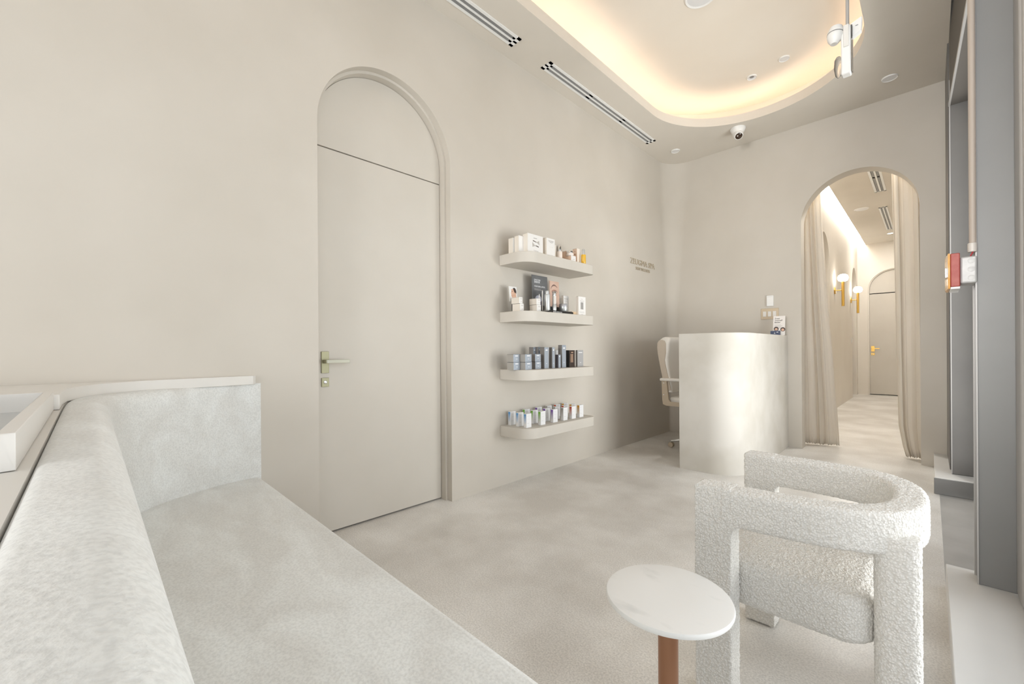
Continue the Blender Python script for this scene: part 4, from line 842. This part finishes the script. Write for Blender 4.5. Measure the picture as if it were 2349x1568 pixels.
z = SH[2]; G3 = 'cartons on the third shelf'
WM = [(0.28, 0.72, 0.84, 0.90), (0.42, 0.58, 0.22, 0.25)]
WM2 = [(0.28, 0.74, 0.74, 0.86), (0.44, 0.62, 0.36, 0.42)]
M_DARKS = mat('dark_band', (0.06, 0.06, 0.075), 0.5)
def small_pair(x, y, w, d, la, lb, side=M_GRAPL):
    carton('carton', x, y, w, d, 0.057, z, (M_BLUEG, side), la, 'box', G3, M_DARKS, (M_INKW, WM2))
    carton('carton', x-0.002, y, w, d, 0.057, z+0.0585, (M_BLUEG, side), lb, 'box', G3, M_GRAP, (M_INKW, WM2))
small_pair(-2.170, 2.197, 0.068, 0.068, 'lower blue grey carton of the leftmost small stack, third shelf', 'upper blue grey carton of the leftmost small stack, third shelf')
small_pair(-2.120, 2.270, 0.071, 0.067, 'lower blue grey carton of the front middle small stack, third shelf', 'upper blue grey carton of the front middle small stack, third shelf')
small_pair(-2.138, 2.401, 0.066, 0.064, 'lower blue grey carton of the right small stack, third shelf', 'upper blue grey carton of the right small stack, third shelf', M_GRAP)
for x, y, w, d, h, lab, sd in ((-2.235, 2.486, 0.030, 0.045, 0.168, 'tall taupe carton, leftmost of the tall ones at the back', M_GRAP), (-2.212, 2.521, 0.030, 0.044, 0.170, 'tall taupe carton at the back, second of the tall ones', M_GRAP),
    (-2.140, 2.511, 0.052, 0.046, 0.167, 'tall blue fronted carton right of the small stacks', M_GRAP), (-2.140, 2.608, 0.031, 0.032, 0.167, 'narrow tall blue fronted carton left of the shortest one', M_GRAP),
    (-2.128, 2.671, 0.029, 0.033, 0.107, 'shortest upright dark sided carton on the third shelf', mat('dark_plum', (0.09, 0.085, 0.10), 0.4)), (-2.140, 2.733, 0.053, 0.040, 0.185, 'tallest blue fronted carton on the third shelf', M_GRAP)):
    carton('carton', x, y, w, d, h, z, (M_BLUEG, sd), lab, 'box', G3, M_DARKS, (M_INKW, WM))
carton('carton', -2.235, 2.762, 0.040, 0.02, 0.144, z, (M_CARTB, M_CARTC), 'white carton mostly hidden behind the shortest dark carton', 'box', G3)
e = carton('carton', -2.138, 2.828, 0.078, 0.036, 0.142, z, (mat('black_brown', (0.05, 0.035, 0.03), 0.25), M_BLK), 'black carton with two gold bars on the third shelf', 'box', G3, M_BLK)
mb = MB()
for a in (0.27, 0.52): mb.box(-2.138, 2.828+a*0.078, z+0.04, -2.1373, 2.828+(a+0.12)*0.078, z+0.112)
mb.box(-2.138, 2.828+0.33*0.078, z+0.121, -2.1373, 2.828+0.68*0.078, z+0.128); build('printed_bars', mb, mat('rose_gold', (0.68, 0.46, 0.33), 0.3, metal=0.4), e, smooth=False)
carton('carton', -2.138, 2.944, 0.084, 0.020, 0.142, z, (mat('silver_front', (0.45, 0.455, 0.465), 0.35, metal=0.2), M_GRAP), 'silver fronted carton at the right end of the third shelf', 'box', G3, M_DARKS, (M_INKW, [(0.2, 0.8, 0.84, 0.88), (0.42, 0.60, 0.24, 0.27)]))

z = SH[3]; G4 = 'colour edged cartons on the lowest shelf'
cols = (('blue', (0.10, 0.30, 0.60), 2.287), ('green', (0.16, 0.42, 0.03), 2.450), ('purple', (0.17, 0.06, 0.36), 2.600), ('grey', (0.30, 0.28, 0.25), 2.730), ('red', (0.55, 0.07, 0.02), 2.845), ('orange', (0.62, 0.30, 0.01), 2.956))
xs = (-2.294, -2.208, -2.126)
rows = ('back row by the wall', 'middle row', 'front row')
for cn, cc, y in cols:
    gm = gradient('carton_edge_'+cn, cc)
    proto = None
    for xi, (x, rn) in enumerate(zip(xs, rows)):
        lab = 'white carton with %s edge, %s of the lowest shelf' % (cn, rn)
        w, d, h = 0.055, 0.029, 0.105
        if proto is None:
            proto = thing('carton', (x-d/2, y+w/2, z), lab, 'box', G4)
            mb = MB(); mb.box(x-d, y, z+0.0005, x, y+w, z+h); mb.mi = [0, 0, 0, 0, 0, 0]; build('carton_body', mb, M_CARTB, proto, bevel=0.0012)
            mb = MB(); mb.box(x-d+0.003, y-0.0006, z+0.006, x-0.004, y+0.0004, z+h-0.003); build('coloured_edge', mb, gm, proto, smooth=False)
            fg = mat('faint_grey_'+cn, (0.60, 0.61, 0.64), 0.5)
            for a0, a1, b0, b1 in ((0.15, 0.65, 0.82, 0.832), (0.15, 0.7, 0.60, 0.61), (0.15, 0.5, 0.30, 0.325)):
                mb = MB(); mb.box(x, y+a0*w, z+b0*h, x+0.0005, y+a1*w, z+b1*h); build('printed_line', mb, fg, proto, smooth=False)
        else:
            c = copy_tree(proto, (x-d/2, y+w/2+random.uniform(-0.003, 0.003), z)); c['label'] = lab
bpy.context.view_layer.update()
